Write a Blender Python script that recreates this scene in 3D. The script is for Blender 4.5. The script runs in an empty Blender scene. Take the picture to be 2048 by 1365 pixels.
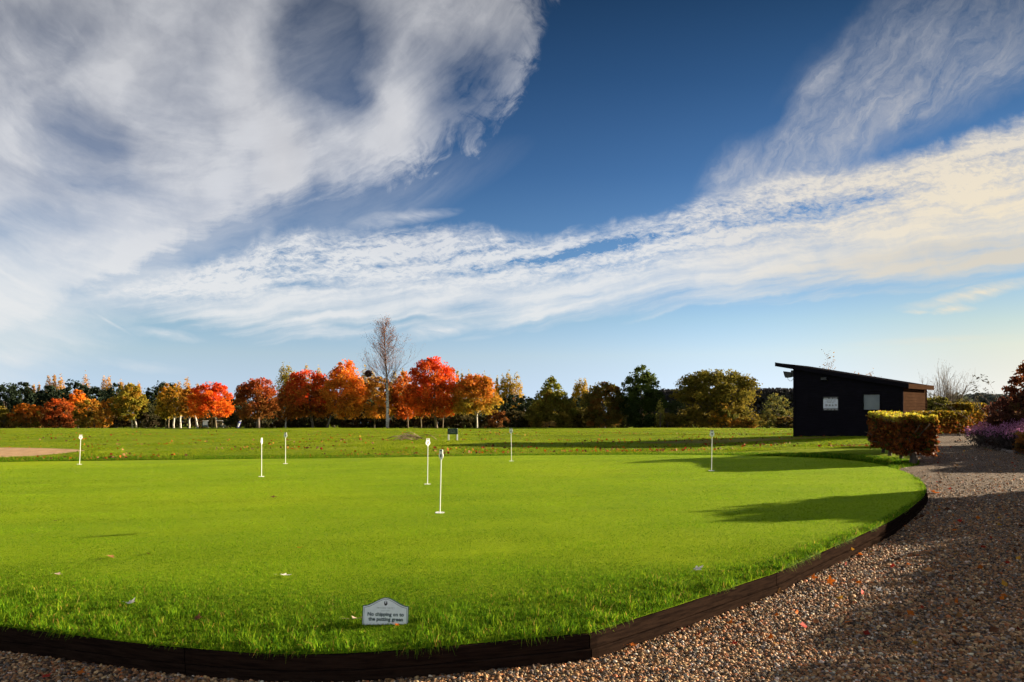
import bpy, math, random
import numpy as np
from mathutils import Vector, Matrix, Euler

# ------------------------------------------------------------------ camera, sky, sun, exposure
scene = bpy.context.scene
COL = scene.collection
R = math.radians
CAM_H = 1.45            # eye height above the green
FPX = 1365.0            # focal length in photo pixels (24 mm lens on a 36 mm frame)
HOR = 815.0             # photo row of the horizon
SUN_AZ = 73.0           # degrees right of the view direction
SUN_EL = 12.5

cam_data = bpy.data.cameras.new('camera')
cam = bpy.data.objects.new('camera', cam_data)
COL.objects.link(cam)
cam.location = (0, 0, CAM_H)
cam.rotation_euler = (R(90), 0, 0)
cam_data.sensor_width = 36.0
cam_data.lens = 36.0 * FPX / 2048.0
cam_data.shift_y = (HOR - 682.5) / 2048.0
cam_data.clip_start = 0.05
cam_data.clip_end = 6000
scene.camera = cam
scene.cycles.use_adaptive_sampling = True
scene.cycles.adaptive_threshold = 0.02
scene.cycles.adaptive_min_samples = 12

scene.view_settings.view_transform = 'Standard'
scene.view_settings.look = 'None'
scene.view_settings.gamma = 1.0
scene.view_settings.use_curve_mapping = False
scene.view_settings.exposure = 1.93

sun_data = bpy.data.lights.new('sun', 'SUN')
sun_data.energy = 5.0
sun_data.angle = R(0.53)
sun_data.color = (1.0, 0.83, 0.60)
sun = bpy.data.objects.new('sun', sun_data)
COL.objects.link(sun)
sdir = Vector((math.sin(R(SUN_AZ)) * math.cos(R(SUN_EL)), math.cos(R(SUN_AZ)) * math.cos(R(SUN_EL)), math.sin(R(SUN_EL))))
sun.rotation_euler = (-sdir).to_track_quat('-Z', 'Y').to_euler()


class S:
    """A shader socket with arithmetic: every operation adds one node."""
    def __init__(self, nt, sock):
        self.nt, self.s = nt, sock

    def _m(self, op, *a, clamp=False):
        n = self.nt.nodes.new('ShaderNodeMath')
        n.operation = op
        n.use_clamp = clamp
        for i, v in enumerate(a):
            if isinstance(v, S):
                self.nt.links.new(v.s, n.inputs[i])
            else:
                n.inputs[i].default_value = v
        return S(self.nt, n.outputs[0])

    def __add__(self, o): return self._m('ADD', self, o)
    def __radd__(self, o): return self._m('ADD', self, o)
    def __sub__(self, o): return self._m('SUBTRACT', self, o)
    def __rsub__(self, o): return self._m('SUBTRACT', o, self)
    def __mul__(self, o): return self._m('MULTIPLY', self, o)
    def __rmul__(self, o): return self._m('MULTIPLY', self, o)
    def __truediv__(self, o): return self._m('DIVIDE', self, o)
    def max(self, o): return self._m('MAXIMUM', self, o)
    def min(self, o): return self._m('MINIMUM', self, o)
    def abs(self): return self._m('ABSOLUTE', self)
    def pow(self, o): return self._m('POWER', self, o)
    def clamp(self): return self._m('ADD', self, 0.0, clamp=True)

    def smooth(self, a, b, lo=0.0, hi=1.0):
        n = self.nt.nodes.new('ShaderNodeMapRange')
        n.interpolation_type = 'SMOOTHSTEP'
        self.nt.links.new(self.s, n.inputs['Value'])
        n.inputs['From Min'].default_value = a
        n.inputs['From Max'].default_value = b
        n.inputs['To Min'].default_value = lo
        n.inputs['To Max'].default_value = hi
        return S(self.nt, n.outputs[0])


def vec(nt, x, y, z=0.0):
    n = nt.nodes.new('ShaderNodeCombineXYZ')
    for i, v in enumerate((x, y, z)):
        if isinstance(v, S):
            nt.links.new(v.s, n.inputs[i])
        else:
            n.inputs[i].default_value = v
    return S(nt, n.outputs[0])


def split(v):
    n = v.nt.nodes.new('ShaderNodeSeparateXYZ')
    v.nt.links.new(v.s, n.inputs[0])
    return [S(v.nt, n.outputs[i]) for i in range(3)]


def noise(v, scale, detail=4.0, rough=0.55, dist=0.0, lac=2.0):
    n = v.nt.nodes.new('ShaderNodeTexNoise')
    v.nt.links.new(v.s, n.inputs['Vector'])
    n.inputs['Scale'].default_value = scale
    n.inputs['Detail'].default_value = detail
    n.inputs['Roughness'].default_value = rough
    n.inputs['Distortion'].default_value = dist
    n.inputs['Lacunarity'].default_value = lac
    r = S(v.nt, n.outputs['Fac'])
    r.color = S(v.nt, n.outputs['Color'])
    return r


def mapped(v, loc=(0, 0, 0), rot=0.0, scale=(1, 1, 1), kind='TEXTURE'):
    n = v.nt.nodes.new('ShaderNodeMapping')
    n.vector_type = kind
    v.nt.links.new(v.s, n.inputs['Vector'])
    n.inputs['Location'].default_value = loc
    n.inputs['Rotation'].default_value = (0, 0, rot)
    n.inputs['Scale'].default_value = scale
    return S(v.nt, n.outputs[0])


def blob(v, cx, cy, rx, ry, ang=0.0):
    """1 in the middle of an ellipse falling smoothly to 0 at its rim."""
    m = mapped(v, (cx, cy, 0), R(ang), (rx, ry, 1))
    g = v.nt.nodes.new('ShaderNodeTexGradient')
    g.gradient_type = 'SPHERICAL'
    v.nt.links.new(m.s, g.inputs[0])
    return S(v.nt, g.outputs['Fac'])


def mix_rgb(nt, f, a, b, blend='MIX'):
    n = nt.nodes.new('ShaderNodeMix')
    n.data_type = 'RGBA'
    n.blend_type = blend
    n.clamp_factor = True
    for sock, v in ((n.inputs[0], f), (n.inputs[6], a), (n.inputs[7], b)):
        if isinstance(v, S):
            nt.links.new(v.s, sock)
        elif isinstance(v, (tuple, list)):
            sock.default_value = (*v, 1.0) if len(v) == 3 else v
        else:
            sock.default_value = v
    return S(nt, n.outputs[2])


def ramp(f, stops, interp='LINEAR'):
    n = f.nt.nodes.new('ShaderNodeValToRGB')
    f.nt.links.new(f.s, n.inputs[0])
    cr = n.color_ramp
    cr.interpolation = interp
    while len(cr.elements) < len(stops):
        cr.elements.new(0.5)
    for e, (p, c) in zip(cr.elements, stops):
        e.position = p
        e.color = (*c, 1.0) if len(c) == 3 else c
    return S(f.nt, n.outputs[0])


def float_curve(x, pts, lo, hi):
    """y(x) through the points, as a curve node working on 0..1."""
    nt = x.nt
    n = nt.nodes.new('ShaderNodeFloatCurve')
    t = x / 2.4
    nt.links.new(t.s, n.inputs['Value'])
    c = n.mapping.curves[0]
    ps = [(px / 2.4, (py - lo) / (hi - lo)) for px, py in pts]
    while len(c.points) < len(ps):
        c.points.new(0.5, 0.5)
    for q, p in zip(c.points, ps):
        q.location = p
    n.mapping.update()
    return S(nt, n.outputs[0]) * (hi - lo) + lo


def build_sky():
    """Nishita daylight under high cirrus, laid out by compass direction (azimuth tangent, height tangent)."""
    world = bpy.data.worlds.new('World')
    scene.world = world
    world.use_nodes = True
    nt = world.node_tree
    nt.nodes.clear()
    out = nt.nodes.new('ShaderNodeOutputWorld')
    bg = nt.nodes.new('ShaderNodeBackground')
    nt.links.new(bg.outputs[0], out.inputs[0])
    sky = nt.nodes.new('ShaderNodeTexSky')
    sky.sky_type = 'NISHITA'
    sky.sun_disc = False
    sky.sun_elevation = R(SUN_EL)
    sky.sun_rotation = R(SUN_AZ)
    sky.altitude = 50
    sky.air_density = 1.0
    sky.dust_density = 0.6
    sky.ozone_density = 2.0
    base = S(nt, sky.outputs[0])
    bg.inputs['Strength'].default_value = 0.05

    tc = nt.nodes.new('ShaderNodeTexCoord')
    dx, dy, dz = split(S(nt, tc.outputs['Generated']))
    low = vec(nt, dx, dy, dz.max(0.075))   # haze near the ground keeps the colour of the sky just above it
    nt.links.new(low.s, sky.inputs['Vector'])
    dy = dy.abs().max(0.12)
    u = dx / dy * 1.365 + 1.024          # grows to the right
    v = 0.815 - dz / dy * 1.365          # grows downwards, 0.815 at the horizon
    p0 = vec(nt, u, v, 0.0)
    # clear-sky tint: the deep blue high up and the pale band along the horizon
    vv = (v + 0.2).clamp()
    tint = ramp(vv, [(0.0, (.055, .125, .20)), (0.2, (.085, .17, .26)), (0.36, (.135, .25, .385)), (0.55, (.23, .375, .56)), (0.72, (.40, .55, .745)),
                     (0.84, (.66, .75, .90)), (0.93, (.80, .84, 1.14)), (1.0, (.92, .93, 1.32))])
    clear = mix_rgb(nt, 1.0, base, tint, 'MULTIPLY')
    clear = mix_rgb(nt, u.smooth(1.35, 2.1) * v.smooth(.35, .75), clear, mix_rgb(nt, 1.0, clear, (.80, .70, .56), 'MULTIPLY'))

    # wobble shared by all the cloud edges
    w1 = noise(p0, 3.2, 5, 0.55)
    w2 = noise(mapped(p0, (3.1, 1.7, 0)), 9.0, 6, 0.6)
    def warp(a, b):
        c1 = split(w1.color); c2 = split(w2.color)
        return u + (c1[0] - 0.5) * a + (c2[0] - 0.5) * b, v + (c1[1] - 0.5) * a + (c2[1] - 0.5) * b
    ua, va = warp(0.11, 0.05)
    pa = vec(nt, ua, va)
    ub, vb = warp(0.05, 0.03)
    pb = vec(nt, ub, vb)

    # --- great swirl, upper left
    ya = float_curve(ua, [(0.0, .70), (.2, .60), (.45, .465), (.60, .425), (.72, .385), (.86, .325), (.96, .265), (1.05, .18), (1.11, .06), (1.17, -.1), (1.35, -.3), (2.4, -.3)], -.4, 1.0)
    cx, cy = 0.40, -0.28
    ddx, ddy = ub - cx, (vb - cy)
    rad = (ddx * ddx + ddy * ddy).pow(0.5)
    n_ang = nt.nodes.new('ShaderNodeMath'); n_ang.operation = 'ARCTAN2'
    nt.links.new(ddx.s, n_ang.inputs[0]); nt.links.new(ddy.s, n_ang.inputs[1])
    ang = S(nt, n_ang.outputs[0])
    fib = noise(vec(nt, rad * 13.0, ang * 2.2, 0.0), 1.0, 7, 0.62, 0.4)
    fib2 = noise(vec(nt, rad * 46.0, ang * 5.0, 4.0), 1.0, 6, 0.65, 0.3)
    puff = noise(pb, 5.0, 6, 0.55, 0.3)
    curl = noise(mapped(pb, (2, 6, 0)), 17.0, 6, .62, .9)
    outer = rad.smooth(.38, .62)
    east = ua.smooth(.70, .95)
    edge = ya - va + (curl - .5) * (.04 + east * .20) + (fib - .5) * .07 + (fib2 - .5) * .06
    ma = edge.smooth(-.03, .07) * (1.10 - ua + (curl - .5) * .20 + (puff - .5) * .10).smooth(-.03, .10)
    holes = (blob(pa, .645, .09, .15, .19, 12) * 1.35 + blob(pa, .955, .165, .21, .15, -40) * (.25 + curl * 1.5) + blob(pa, .155, .285, .13, .10, 30) * 0.55
             + blob(pa, .12, .08, .16, .08, 20) * 0.30 + blob(pa, .70, .215, .10, .05, 30) * 0.4 + blob(pa, .02, .46, .25, .06, -8) * .45 + blob(pa, .22, .36, .16, .05, 10) * .3)
    lift = (blob(pa, .565, .33, .07, .18, -6) * 0.7 + blob(pa, .80, .25, .11, .08, -52) * 0.55 + blob(pa, .50, .13, .09, .18, 8) * 0.45 + blob(pa, .95, .05, .16, .07, 0) * .3
            + blob(pa, .33, .50, .26, .06, -24) * .5 + blob(pa, .23, .14, .10, .12, 0) * .25)
    rim = blob(pa, 1.02, .13, .10, .16, 15) * 0.35
    fa = ma * ((fib - .5) * outer * .75 + (fib2 - .5) * outer * .28 + (puff - .5) * .75 + (curl - .5) * (east * .75 + .12) + .86 - holes + lift * .6 + rim * 0.4)
    veil_a = edge.smooth(-.16, .0) * ua.smooth(.95, .25, 0.0, 1.0) * .55 * (1.0 + (fib - .5) * 2.0)   # thin streaks below the swirl
    veil_a = veil_a + blob(p0, .80, .40, .30, .06, -24) * .16 * (1.0 + (fib2 - .5) * 3.0)
    da = fa.clamp().max(veil_a.clamp())

    # --- long band from lower left to upper right
    yu = float_curve(ub, [(0.0, .60), (.25, .565), (.45, .505), (.56, .475), (.72, .455), (.9, .458), (1.1, .462), (1.3, .437), (1.42, .385), (1.56, .345), (1.8, .315), (2.05, .24), (2.4, .12)], 0.0, 1.0)
    yl = float_curve(ub, [(0.0, .60), (.2, .615), (.42, .668), (.85, .662), (1.05, .652), (1.2, .634), (1.5, .605), (1.8, .575), (2.05, .545), (2.4, .49)], 0.0, 1.0)
    depth = (vb - yu) / (yl - yu)
    pr = mapped(pb, (0, 0, 0), R(-9), (1, 1, 1))
    smooth_n = noise(mapped(pr, (1, 2, 0), 0, (.30, .035, 1)), 1.0, 5, 0.55, 0.2)
    mb = (vb - yu + (curl - .5) * .05).smooth(-.014, .035) * (yl - vb + (smooth_n - .5) * .10).smooth(-.016, .05)
    rip = noise(mapped(pr, (0, 0, 0), 0, (.034, .0115, 1)), 1.0, 5, 0.6, 0.6)
    rip2 = noise(mapped(pr, (5, 2, 0), R(14), (.012, .0058, 1)), 1.0, 4, 0.62, 0.5)
    upper = depth.smooth(.75, .25)
    gaps = (blob(pb, 1.20, .497, .20, .022, -9) * 1.1 + blob(pb, 1.62, .425, .30, .03, -9) * .7 + blob(pb, .62, .575, .12, .012, 0) * .4 + blob(pb, .93, .61, .10, .012, -8) * .5 + blob(pb, 1.0, .535, .2, .014, -10) * .5
            + blob(pb, .80, .645, .1, .01, -8) * .5 + blob(pb, .30, .60, .3, .03, 3) * .3)
    soft = u.smooth(1.35, 1.9, 1.0, .5)
    fb = mb * (.86 + (rip - .5) * 2.2 * upper * soft + (rip2 - .5) * 1.5 * upper * soft + (smooth_n - .5) * 1.9 + (curl - .5) * .5 - gaps * 1.15)
    db = fb.clamp()

    # --- plume, upper right
    uc, vc = warp(0.12, 0.07)
    pc = vec(nt, uc, vc)
    plc = mapped(pc, (1.5, .35, 0), R(-52), (1, 1, 1))
    pf = noise(mapped(plc, (0, 0, 0), 0, (.15, .05, 1)), 1.0, 7, 0.62, 1.2)
    pf2 = noise(mapped(plc, (2, 5, 0), 0, (.05, .014, 1)), 1.0, 5, 0.62, 1.2)
    mc = (blob(pc, 1.93, .06, .33, .19, -35) * 1.6 + blob(pc, 1.72, .20, .15, .25, 38) * .75 + blob(pc, 1.55, .33, .22, .085, -30) * 1.15 + blob(pb, 1.625, .19, .19, .035, -57) * .75 + blob(pb, 1.45, .34, .10, .05, -48) * .55
          + blob(pc, 1.69, .28, .07, .14, 20) * .55 + blob(pc, 1.45, .36, .06, .09, 25) * .5 + blob(pc, 1.88, .185, .16, .03, -32) * .8 + blob(pc, 2.02, .13, .07, .02, -15) * .5
          - blob(pc, 1.60, .24, .09, .06, -50) * .35)
    fc = mc.min(1.0) * (.56 + (pf - .5) * 1.25 + (pf2 - .5) * .6 + (curl - .5) * .35)
    dc = fc.clamp().pow(1.15) * .62

    # --- scattered wisps and old vapour trails
    wn = noise(mapped(p0, (0, 0, 0), R(12), (.05, .012, 1)), 1.0, 4, .6, .4)
    wisps = (blob(pb, .03, .612, .16, .06, 4) * 1.4 + blob(pb, .335, .676, .09, .014, 10) * 1.0 + blob(p0, .225, .648, .05, .004, 30) * .8 + blob(p0, .03, .56, .07, .006, 30) * .9
             + blob(pb, 1.95, .590, .17, .020, -12) * 1.3 + blob(pb, 1.905, .624, .05, .011, -6) * 1.5 + blob(pb, 1.835, .627, .03, .006, 0) * 1.0 + blob(p0, 1.86, .681, .2, .010, -3) * .5
             + blob(pb, .02, .712, .09, .018, 10) * .9 + blob(pb, .28, .733, .11, .014, 6) * .55 + blob(pb, .88, .658, .12, .018, -13) * 1.3 + blob(pb, .81, .432, .12, .018, -6) * 1.1
             + blob(pb, .535, .478, .022, .045, 5) * .6 + blob(pb, .64, .66, .03, .006, -8) * .8 + blob(p0, .95, .677, .05, .006, -6) * .4)
    dw = (wisps * (.62 + (wn - .5) * 1.5)).clamp() * .8
    haze = v.smooth(.58, .80) * .10

    dens = 1.0 - (1.0 - da * .93) * (1.0 - db * .93) * (1.0 - dc) * (1.0 - dw) * (1.0 - haze)
    # colour of the cloud itself: thicker grey high up, cream towards the low sun on the right
    cl = ramp((v + (w1 - .5) * .25 + .2).clamp(), [(0.05, (.19, .20, .23)), (0.22, (.38, .395, .44)), (0.40, (.62, .635, .68)), (0.58, (.70, .72, .77)), (0.75, (.80, .815, .83)), (0.9, (.80, .82, .83))])
    thick = (puff * .6 + fib * .4).smooth(.30, .68)
    cl = mix_rgb(nt, (1.0 - ua.smooth(.55, 1.15)) * (1.0 - va.smooth(.28, .55)) * .6, cl, mix_rgb(nt, thick, (.34, .355, .41), (.70, .71, .74)))
    cl = mix_rgb(nt, lift.clamp() * .7, cl, (.80, .79, .79))
    warm = u.smooth(1.15, 2.05)
    cl = mix_rgb(nt, warm * v.smooth(.02, .42), cl, (.92, .80, .60))
    cl = mix_rgb(nt, db * warm * .45 * blob(pb, 1.85, .535, .5, .06, -7).smooth(.0, .5), cl, (.48, .49, .50))
    k = 1.0 / (2.0 ** 1.93 * 0.05)
    cl = mix_rgb(nt, 1.0, cl, (k, k, k), 'MULTIPLY')
    total = mix_rgb(nt, dens, clear, cl)
    # the half of the sky behind the viewer: thin bright cloud, added unseen for fill light
    back = split(S(nt, tc.outputs['Generated']))[1].smooth(.05, -.35)
    total = mix_rgb(nt, back * .65, total, (.60 * k, .63 * k, .68 * k))
    nt.links.new(total.s, bg.inputs['Color'])


build_sky()


# ------------------------------------------------------------------ helpers
def tag(o, label=None, cat=None, group=None, kind=None):
    for k, v in (('label', label), ('category', cat), ('group', group), ('kind', kind)):
        if v:
            o[k] = v
    return o


def empty(name, loc, rz=0.0):
    o = bpy.data.objects.new(name, None)
    o.empty_display_size = 0.2
    o.location = loc
    o.rotation_euler = (0, 0, rz)
    COL.objects.link(o)
    return o


def link(name, me, mat=None, parent=None):
    o = bpy.data.objects.new(name, me)
    if mat is not None and not me.materials:
        me.materials.append(mat)
    COL.objects.link(o)
    if parent is not None:
        o.parent = parent
    return o


def np_mesh(name, V, loops, sizes, smooth=False, tint=None, mat_idx=None):
    """Mesh straight from arrays; sizes = corners per face; tint = one colour per vertex."""
    V = np.asarray(V, np.float32).reshape(-1, 3)
    loops = np.asarray(loops, np.int32).ravel()
    sizes = np.asarray(sizes, np.int32).ravel()
    me = bpy.data.meshes.new(name)
    me.vertices.add(len(V)); me.loops.add(len(loops)); me.polygons.add(len(sizes))
    me.vertices.foreach_set('co', V.ravel())
    me.loops.foreach_set('vertex_index', loops)
    st = np.zeros(len(sizes), np.int32)
    st[1:] = np.cumsum(sizes)[:-1]
    me.polygons.foreach_set('loop_start', st)
    try:
        me.polygons.foreach_set('loop_total', sizes)
    except Exception:
        pass
    if mat_idx is not None:
        me.polygons.foreach_set('material_index', np.asarray(mat_idx, np.int32))
    me.update(calc_edges=True)
    me.polygons.foreach_set('use_smooth', np.full(len(sizes), bool(smooth)))
    if tint is not None:
        a = me.color_attributes.new('tint', 'FLOAT_COLOR', 'POINT')
        c = np.ones((len(V), 4), np.float32)
        c[:, :3] = tint
        a.data.foreach_set('color', c.ravel())
    return me


class MB:
    """Collects boxes, tubes, prisms and discs, then becomes ONE mesh object."""
    def __init__(self):
        self.v, self.l, self.s = [], [], []
        self.n = 0

    def add(self, V, F):
        V = [tuple(p) for p in V]
        self.v += V
        for f in F:
            self.l += [i + self.n for i in f]
            self.s.append(len(f))
        self.n += len(V)

    def box(self, c, d, rz=0.0, m=None, bev=0.0):
        x, y, z = d[0] / 2, d[1] / 2, d[2] / 2
        if bev > 0:
            b = min(bev, x * .9, y * .9, z * .9)
            P = []
            for sx in (-1, 1):
                for sy in (-1, 1):
                    for sz in (-1, 1):
                        P += [(sx * (x - b), sy * (y - b), sz * z), (sx * (x - b), sy * y, sz * (z - b)), (sx * x, sy * (y - b), sz * (z - b))]
            import bmesh
            bm = bmesh.new()
            for q in P:
                bm.verts.new(q)
            bmesh.ops.convex_hull(bm, input=bm.verts)
            bmesh.ops.dissolve_limit(bm, angle_limit=0.01, verts=bm.verts, edges=bm.edges)
            bm.verts.index_update()
            V = [v.co.copy() for v in bm.verts]
            F = [[v.index for v in f.verts] for f in bm.faces]
            bm.free()
        else:
            V = [Vector((a, b, c2)) for a in (-x, x) for b in (-y, y) for c2 in (-z, z)]
            F = [(0, 1, 3, 2), (4, 6, 7, 5), (0, 4, 5, 1), (2, 3, 7, 6), (0, 2, 6, 4), (1, 5, 7, 3)]
        M = m if m is not None else Matrix.Rotation(rz, 4, 'Z')
        self.add([Vector(c) + M @ Vector(p) for p in V], F)

    def tube(self, pts, radii, n=8, cap=True):
        pts = [Vector(p) for p in pts]
        if not isinstance(radii, (list, tuple)):
            radii = [radii] * len(pts)
        base = []
        up = None
        for i, p in enumerate(pts):
            t = (pts[min(i + 1, len(pts) - 1)] - pts[max(i - 1, 0)])
            t = t.normalized() if t.length > 1e-9 else Vector((0, 0, 1))
            if up is None:
                up = Vector((1, 0, 0)) if abs(t.x) < .9 else Vector((0, 1, 0))
            a = (up - t * up.dot(t)).normalized()
            up = a
            b = t.cross(a)
            for k in range(n):
                w = 2 * math.pi * k / n
                base.append(p + (a * math.cos(w) + b * math.sin(w)) * radii[i])
        F = []
        for i in range(len(pts) - 1):
            for k in range(n):
                k2 = (k + 1) % n
                F.append((i * n + k, i * n + k2, (i + 1) * n + k2, (i + 1) * n + k))
        if cap:
            F.append(tuple(range(n - 1, -1, -1)))
            F.append(tuple((len(pts) - 1) * n + k for k in range(n)))
        self.add(base, F)

    def prism(self, outline, d0, d1, frame):
        """outline of (a, b) swept from depth d0 to d1; frame(a, b, d) -> point."""
        n = len(outline)
        V = [frame(a, b, d0) for a, b in outline] + [frame(a, b, d1) for a, b in outline]
        F = [tuple(range(n - 1, -1, -1)), tuple(range(n, 2 * n))]
        F += [(i, (i + 1) % n, n + (i + 1) % n, n + i) for i in range(n)]
        self.add(V, F)

    def mesh(self, name, smooth=False, auto=None):
        me = np_mesh(name, np.array(self.v), self.l, self.s, smooth)
        if auto is not None:
            import bmesh
            bm = bmesh.new(); bm.from_mesh(me)
            for e in bm.edges:
                e.smooth = len(e.link_faces) == 2 and e.calc_face_angle(0) < auto
            for f in bm.faces:
                f.smooth = True
            bm.to_mesh(me); bm.free()
        return me

    def build(self, name, mat, parent=None, smooth=False, auto=None):
        return link(name, self.mesh(name, smooth, auto), mat, parent)


# ------------------------------------------------------------------ materials
def new_mat(name):
    m = bpy.data.materials.new(name)
    m.use_nodes = True
    nt = m.node_tree
    nt.nodes.clear()
    out = nt.nodes.new('ShaderNodeOutputMaterial')
    b = nt.nodes.new('ShaderNodeBsdfPrincipled')
    nt.links.new(b.outputs[0], out.inputs[0])
    return m, nt, b, out


def put(nt, v, sock):
    if isinstance(v, S):
        nt.links.new(v.s, sock)
    else:
        sock.default_value = (*v, 1.0) if isinstance(v, tuple) and len(v) == 3 else v


def objco(nt):
    n = nt.nodes.new('ShaderNodeTexCoord')
    return S(nt, n.outputs['Object'])


def worldco(nt):
    n = nt.nodes.new('ShaderNodeNewGeometry')
    return S(nt, n.outputs['Position'])


def bump(nt, b, h, strength=0.5, dist=0.01):
    n = nt.nodes.new('ShaderNodeBump')
    n.inputs['Strength'].default_value = strength
    n.inputs['Distance'].default_value = dist
    nt.links.new(h.s, n.inputs['Height'])
    nt.links.new(n.outputs[0], b.inputs['Normal'])
    return n


def plain(name, c1, c2=None, scale=20.0, rough=0.6, bumpy=0.0, stretch=(1, 1, 1), metallic=0.0, spec=0.5):
    """Two tones worn into each other by noise, with slight relief."""
    m, nt, b, _ = new_mat(name)
    c2 = c2 or tuple(x * .7 for x in c1)
    o = mapped(objco(nt), scale=stretch, kind='POINT')
    n = noise(o, scale, 5, .6)
    put(nt, mix_rgb(nt, n.smooth(.35, .65), c1, c2), b.inputs['Base Color'])
    put(nt, n * .25 + (rough - .12), b.inputs['Roughness'])
    b.inputs['Metallic'].default_value = metallic
    b.inputs['Specular IOR Level'].default_value = spec
    if bumpy:
        bump(nt, b, noise(o, scale * 3, 4, .6), bumpy, .004)
    return m


def leafy(name, trans=0.35, rough=0.55, spec=0.3):
    """Foliage: the leaf's own colour from 'tint', some light passing through."""
    m, nt, b, out = new_mat(name)
    a = nt.nodes.new('ShaderNodeAttribute')
    a.attribute_name = 'tint'
    c = S(nt, a.outputs['Color'])
    put(nt, c, b.inputs['Base Color'])
    b.inputs['Roughness'].default_value = rough
    b.inputs['Specular IOR Level'].default_value = spec
    t = nt.nodes.new('ShaderNodeBsdfTranslucent')
    nt.links.new(c.s, t.inputs['Color'])
    mx = nt.nodes.new('ShaderNodeMixShader')
    mx.inputs[0].default_value = trans
    nt.links.new(b.outputs[0], mx.inputs[1])
    nt.links.new(t.outputs[0], mx.inputs[2])
    nt.links.new(mx.outputs[0], out.inputs[0])
    return m


def bark(name, c1, c2, scale=6.0):
    m, nt, b, _ = new_mat(name)
    o = mapped(objco(nt), scale=(1, 1, .25), kind='POINT')
    n = noise(o, scale, 5, .65)
    put(nt, mix_rgb(nt, n.smooth(.38, .62), c1, c2), b.inputs['Base Color'])
    b.inputs['Roughness'].default_value = .9
    bump(nt, b, n, .6, .02)
    return m


def birch_bark():
    m, nt, b, _ = new_mat('birch bark')
    o = mapped(objco(nt), scale=(1, 1, 3.0), kind='POINT')
    n = noise(o, 1.6, 5, .7)
    hz = split(objco(nt))[2].smooth(4.0, 9.0)
    put(nt, mix_rgb(nt, hz, mix_rgb(nt, n.smooth(.50, .64), (.50, .46, .40), (.05, .04, .035)), (.16, .085, .065)), b.inputs['Base Color'])
    b.inputs['Roughness'].default_value = .8
    return m


# ------------------------------------------------------------------ shape of the land
def sstep(a, b, x):
    t = np.clip((np.asarray(x, float) - a) / (b - a), 0, 1)
    return t * t * (3 - 2 * t)


_FX = np.array([-60, -20, -13, -6, 0, 4, 9, 14, 40.])
_FZ = np.array([-.30, -.29, -.25, -.14, 0, .06, .10, .12, .14])


def green_z(x, y):
    return np.interp(x, _FX, _FZ) + 0 * y


_RY = np.array([-60, 0, 8, 16, 22, 30, 40, 50, 60, 85, 110, 150, 220, 400, 700, 1600, 4000.])
_RZ = np.array([-.22, -.15, -.13, -.06, -.03, -.09, -.16, -.25, -.47, -1.18, -2.0, -3.15, -5.2, -10.4, -18., -40., -95.])


def wave(x, y):
    return (np.sin(x * .21 + .7 * np.sin(y * .13) + 1.0) * np.cos(y * .33 + .5 * np.sin(x * .09)) * .055
            + np.sin(x * .093 + y * .17 + 2.1) * .05 + np.sin(y * .52 + .06 * x) * .028 * sstep(24, 34, y))


def ground_z(x, y):
    x = np.asarray(x, float); y = np.asarray(y, float)
    z = np.interp(y, _RY, _RZ)
    far = sstep(18, 30, y)
    z = z + wave(x, y) * far * (1 - .4 * sstep(75, 95, y))
    z = z - .20 * sstep(-4, -14, x) * (1 - sstep(40, 70, y)) * far
    near = np.interp(x, _FX, _FZ) + np.interp(y, [-60, 0, 8, 13, 17, 22], [-.185, -.185, -.175, -.105, -.06, -.06])   # path level, always below the green
    k = sstep(20.5, 25.0, y)
    z = near * (1 - k) + z * k
    z = z + .26 * np.exp(-(((x - 17) / 7.5) ** 2 + ((y - 30) / 7.0) ** 2))          # the rise the shed stands on
    z = z + .12 * np.exp(-(((x - 10.5) / 3.0) ** 2 + ((y - 20) / 4.0) ** 2))
    # hollow of the sand bunker
    b = np.sqrt(((x + 20.6) / 4.6) ** 2 + ((y - 25.2) / 3.0) ** 2)
    kb = 1 - sstep(.92, 1.10, b)
    z = z * (1 - kb) + (-.37 + .026 * (y - 22.2)) * kb + .10 * np.exp(-((b - 1.13) / .10) ** 2) * sstep(23.5, 25.5, y)
    return z


def gz(x, y):
    return float(ground_z(x, y))


def catmull(P, n=10, closed=True):
    P = [np.array(p, float) for p in P]
    out = []
    m = len(P)
    rng = range(m) if closed else range(m - 1)
    for i in rng:
        if closed:
            p0, p1, p2, p3 = P[i - 1], P[i], P[(i + 1) % m], P[(i + 2) % m]
        else:
            p0, p1, p2, p3 = P[max(i - 1, 0)], P[i], P[i + 1], P[min(i + 2, m - 1)]
        for k in range(n):
            t = k / n
            out.append(.5 * ((2 * p1) + (-p0 + p2) * t + (2 * p0 - 5 * p1 + 4 * p2 - p3) * t * t + (-p0 + 3 * p1 - 3 * p2 + p3) * t ** 3))
    if not closed:
        out.append(P[-1])
    return np.array(out)


# outline of the putting green: front edge (timber-boarded) then the far edge
EDGE_FRONT = np.vstack([catmull([(-15.5, 9.2), (-9.0, 6.55), (-5.6, 5.35), (-3.59, 4.78), (-2.1, 4.27), (-1.0, 4.09), (.50, 4.37)], 8, False),
                        [(1.18, 4.92), (2.25, 5.83)],
                        catmull([(2.25, 5.83), (3.10, 6.72), (3.92, 7.57), (4.87, 8.62), (6.40, 10.6), (7.35, 12.2), (8.1, 13.9), (8.45, 15.0)], 8, False)[1:]])
EDGE_BACK = catmull([(8.45, 15.0), (8.75, 16.6), (8.3, 18.2), (6.6, 19.4), (4.0, 20.0), (0, 20.5), (-5, 21.1), (-10, 21.6), (-15, 21.6), (-19.5, 20.4), (-22, 17), (-20.5, 12.5), (-15.5, 9.2)], 8, False)
OUTLINE = np.vstack([EDGE_FRONT, EDGE_BACK[1:-1]])


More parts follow.
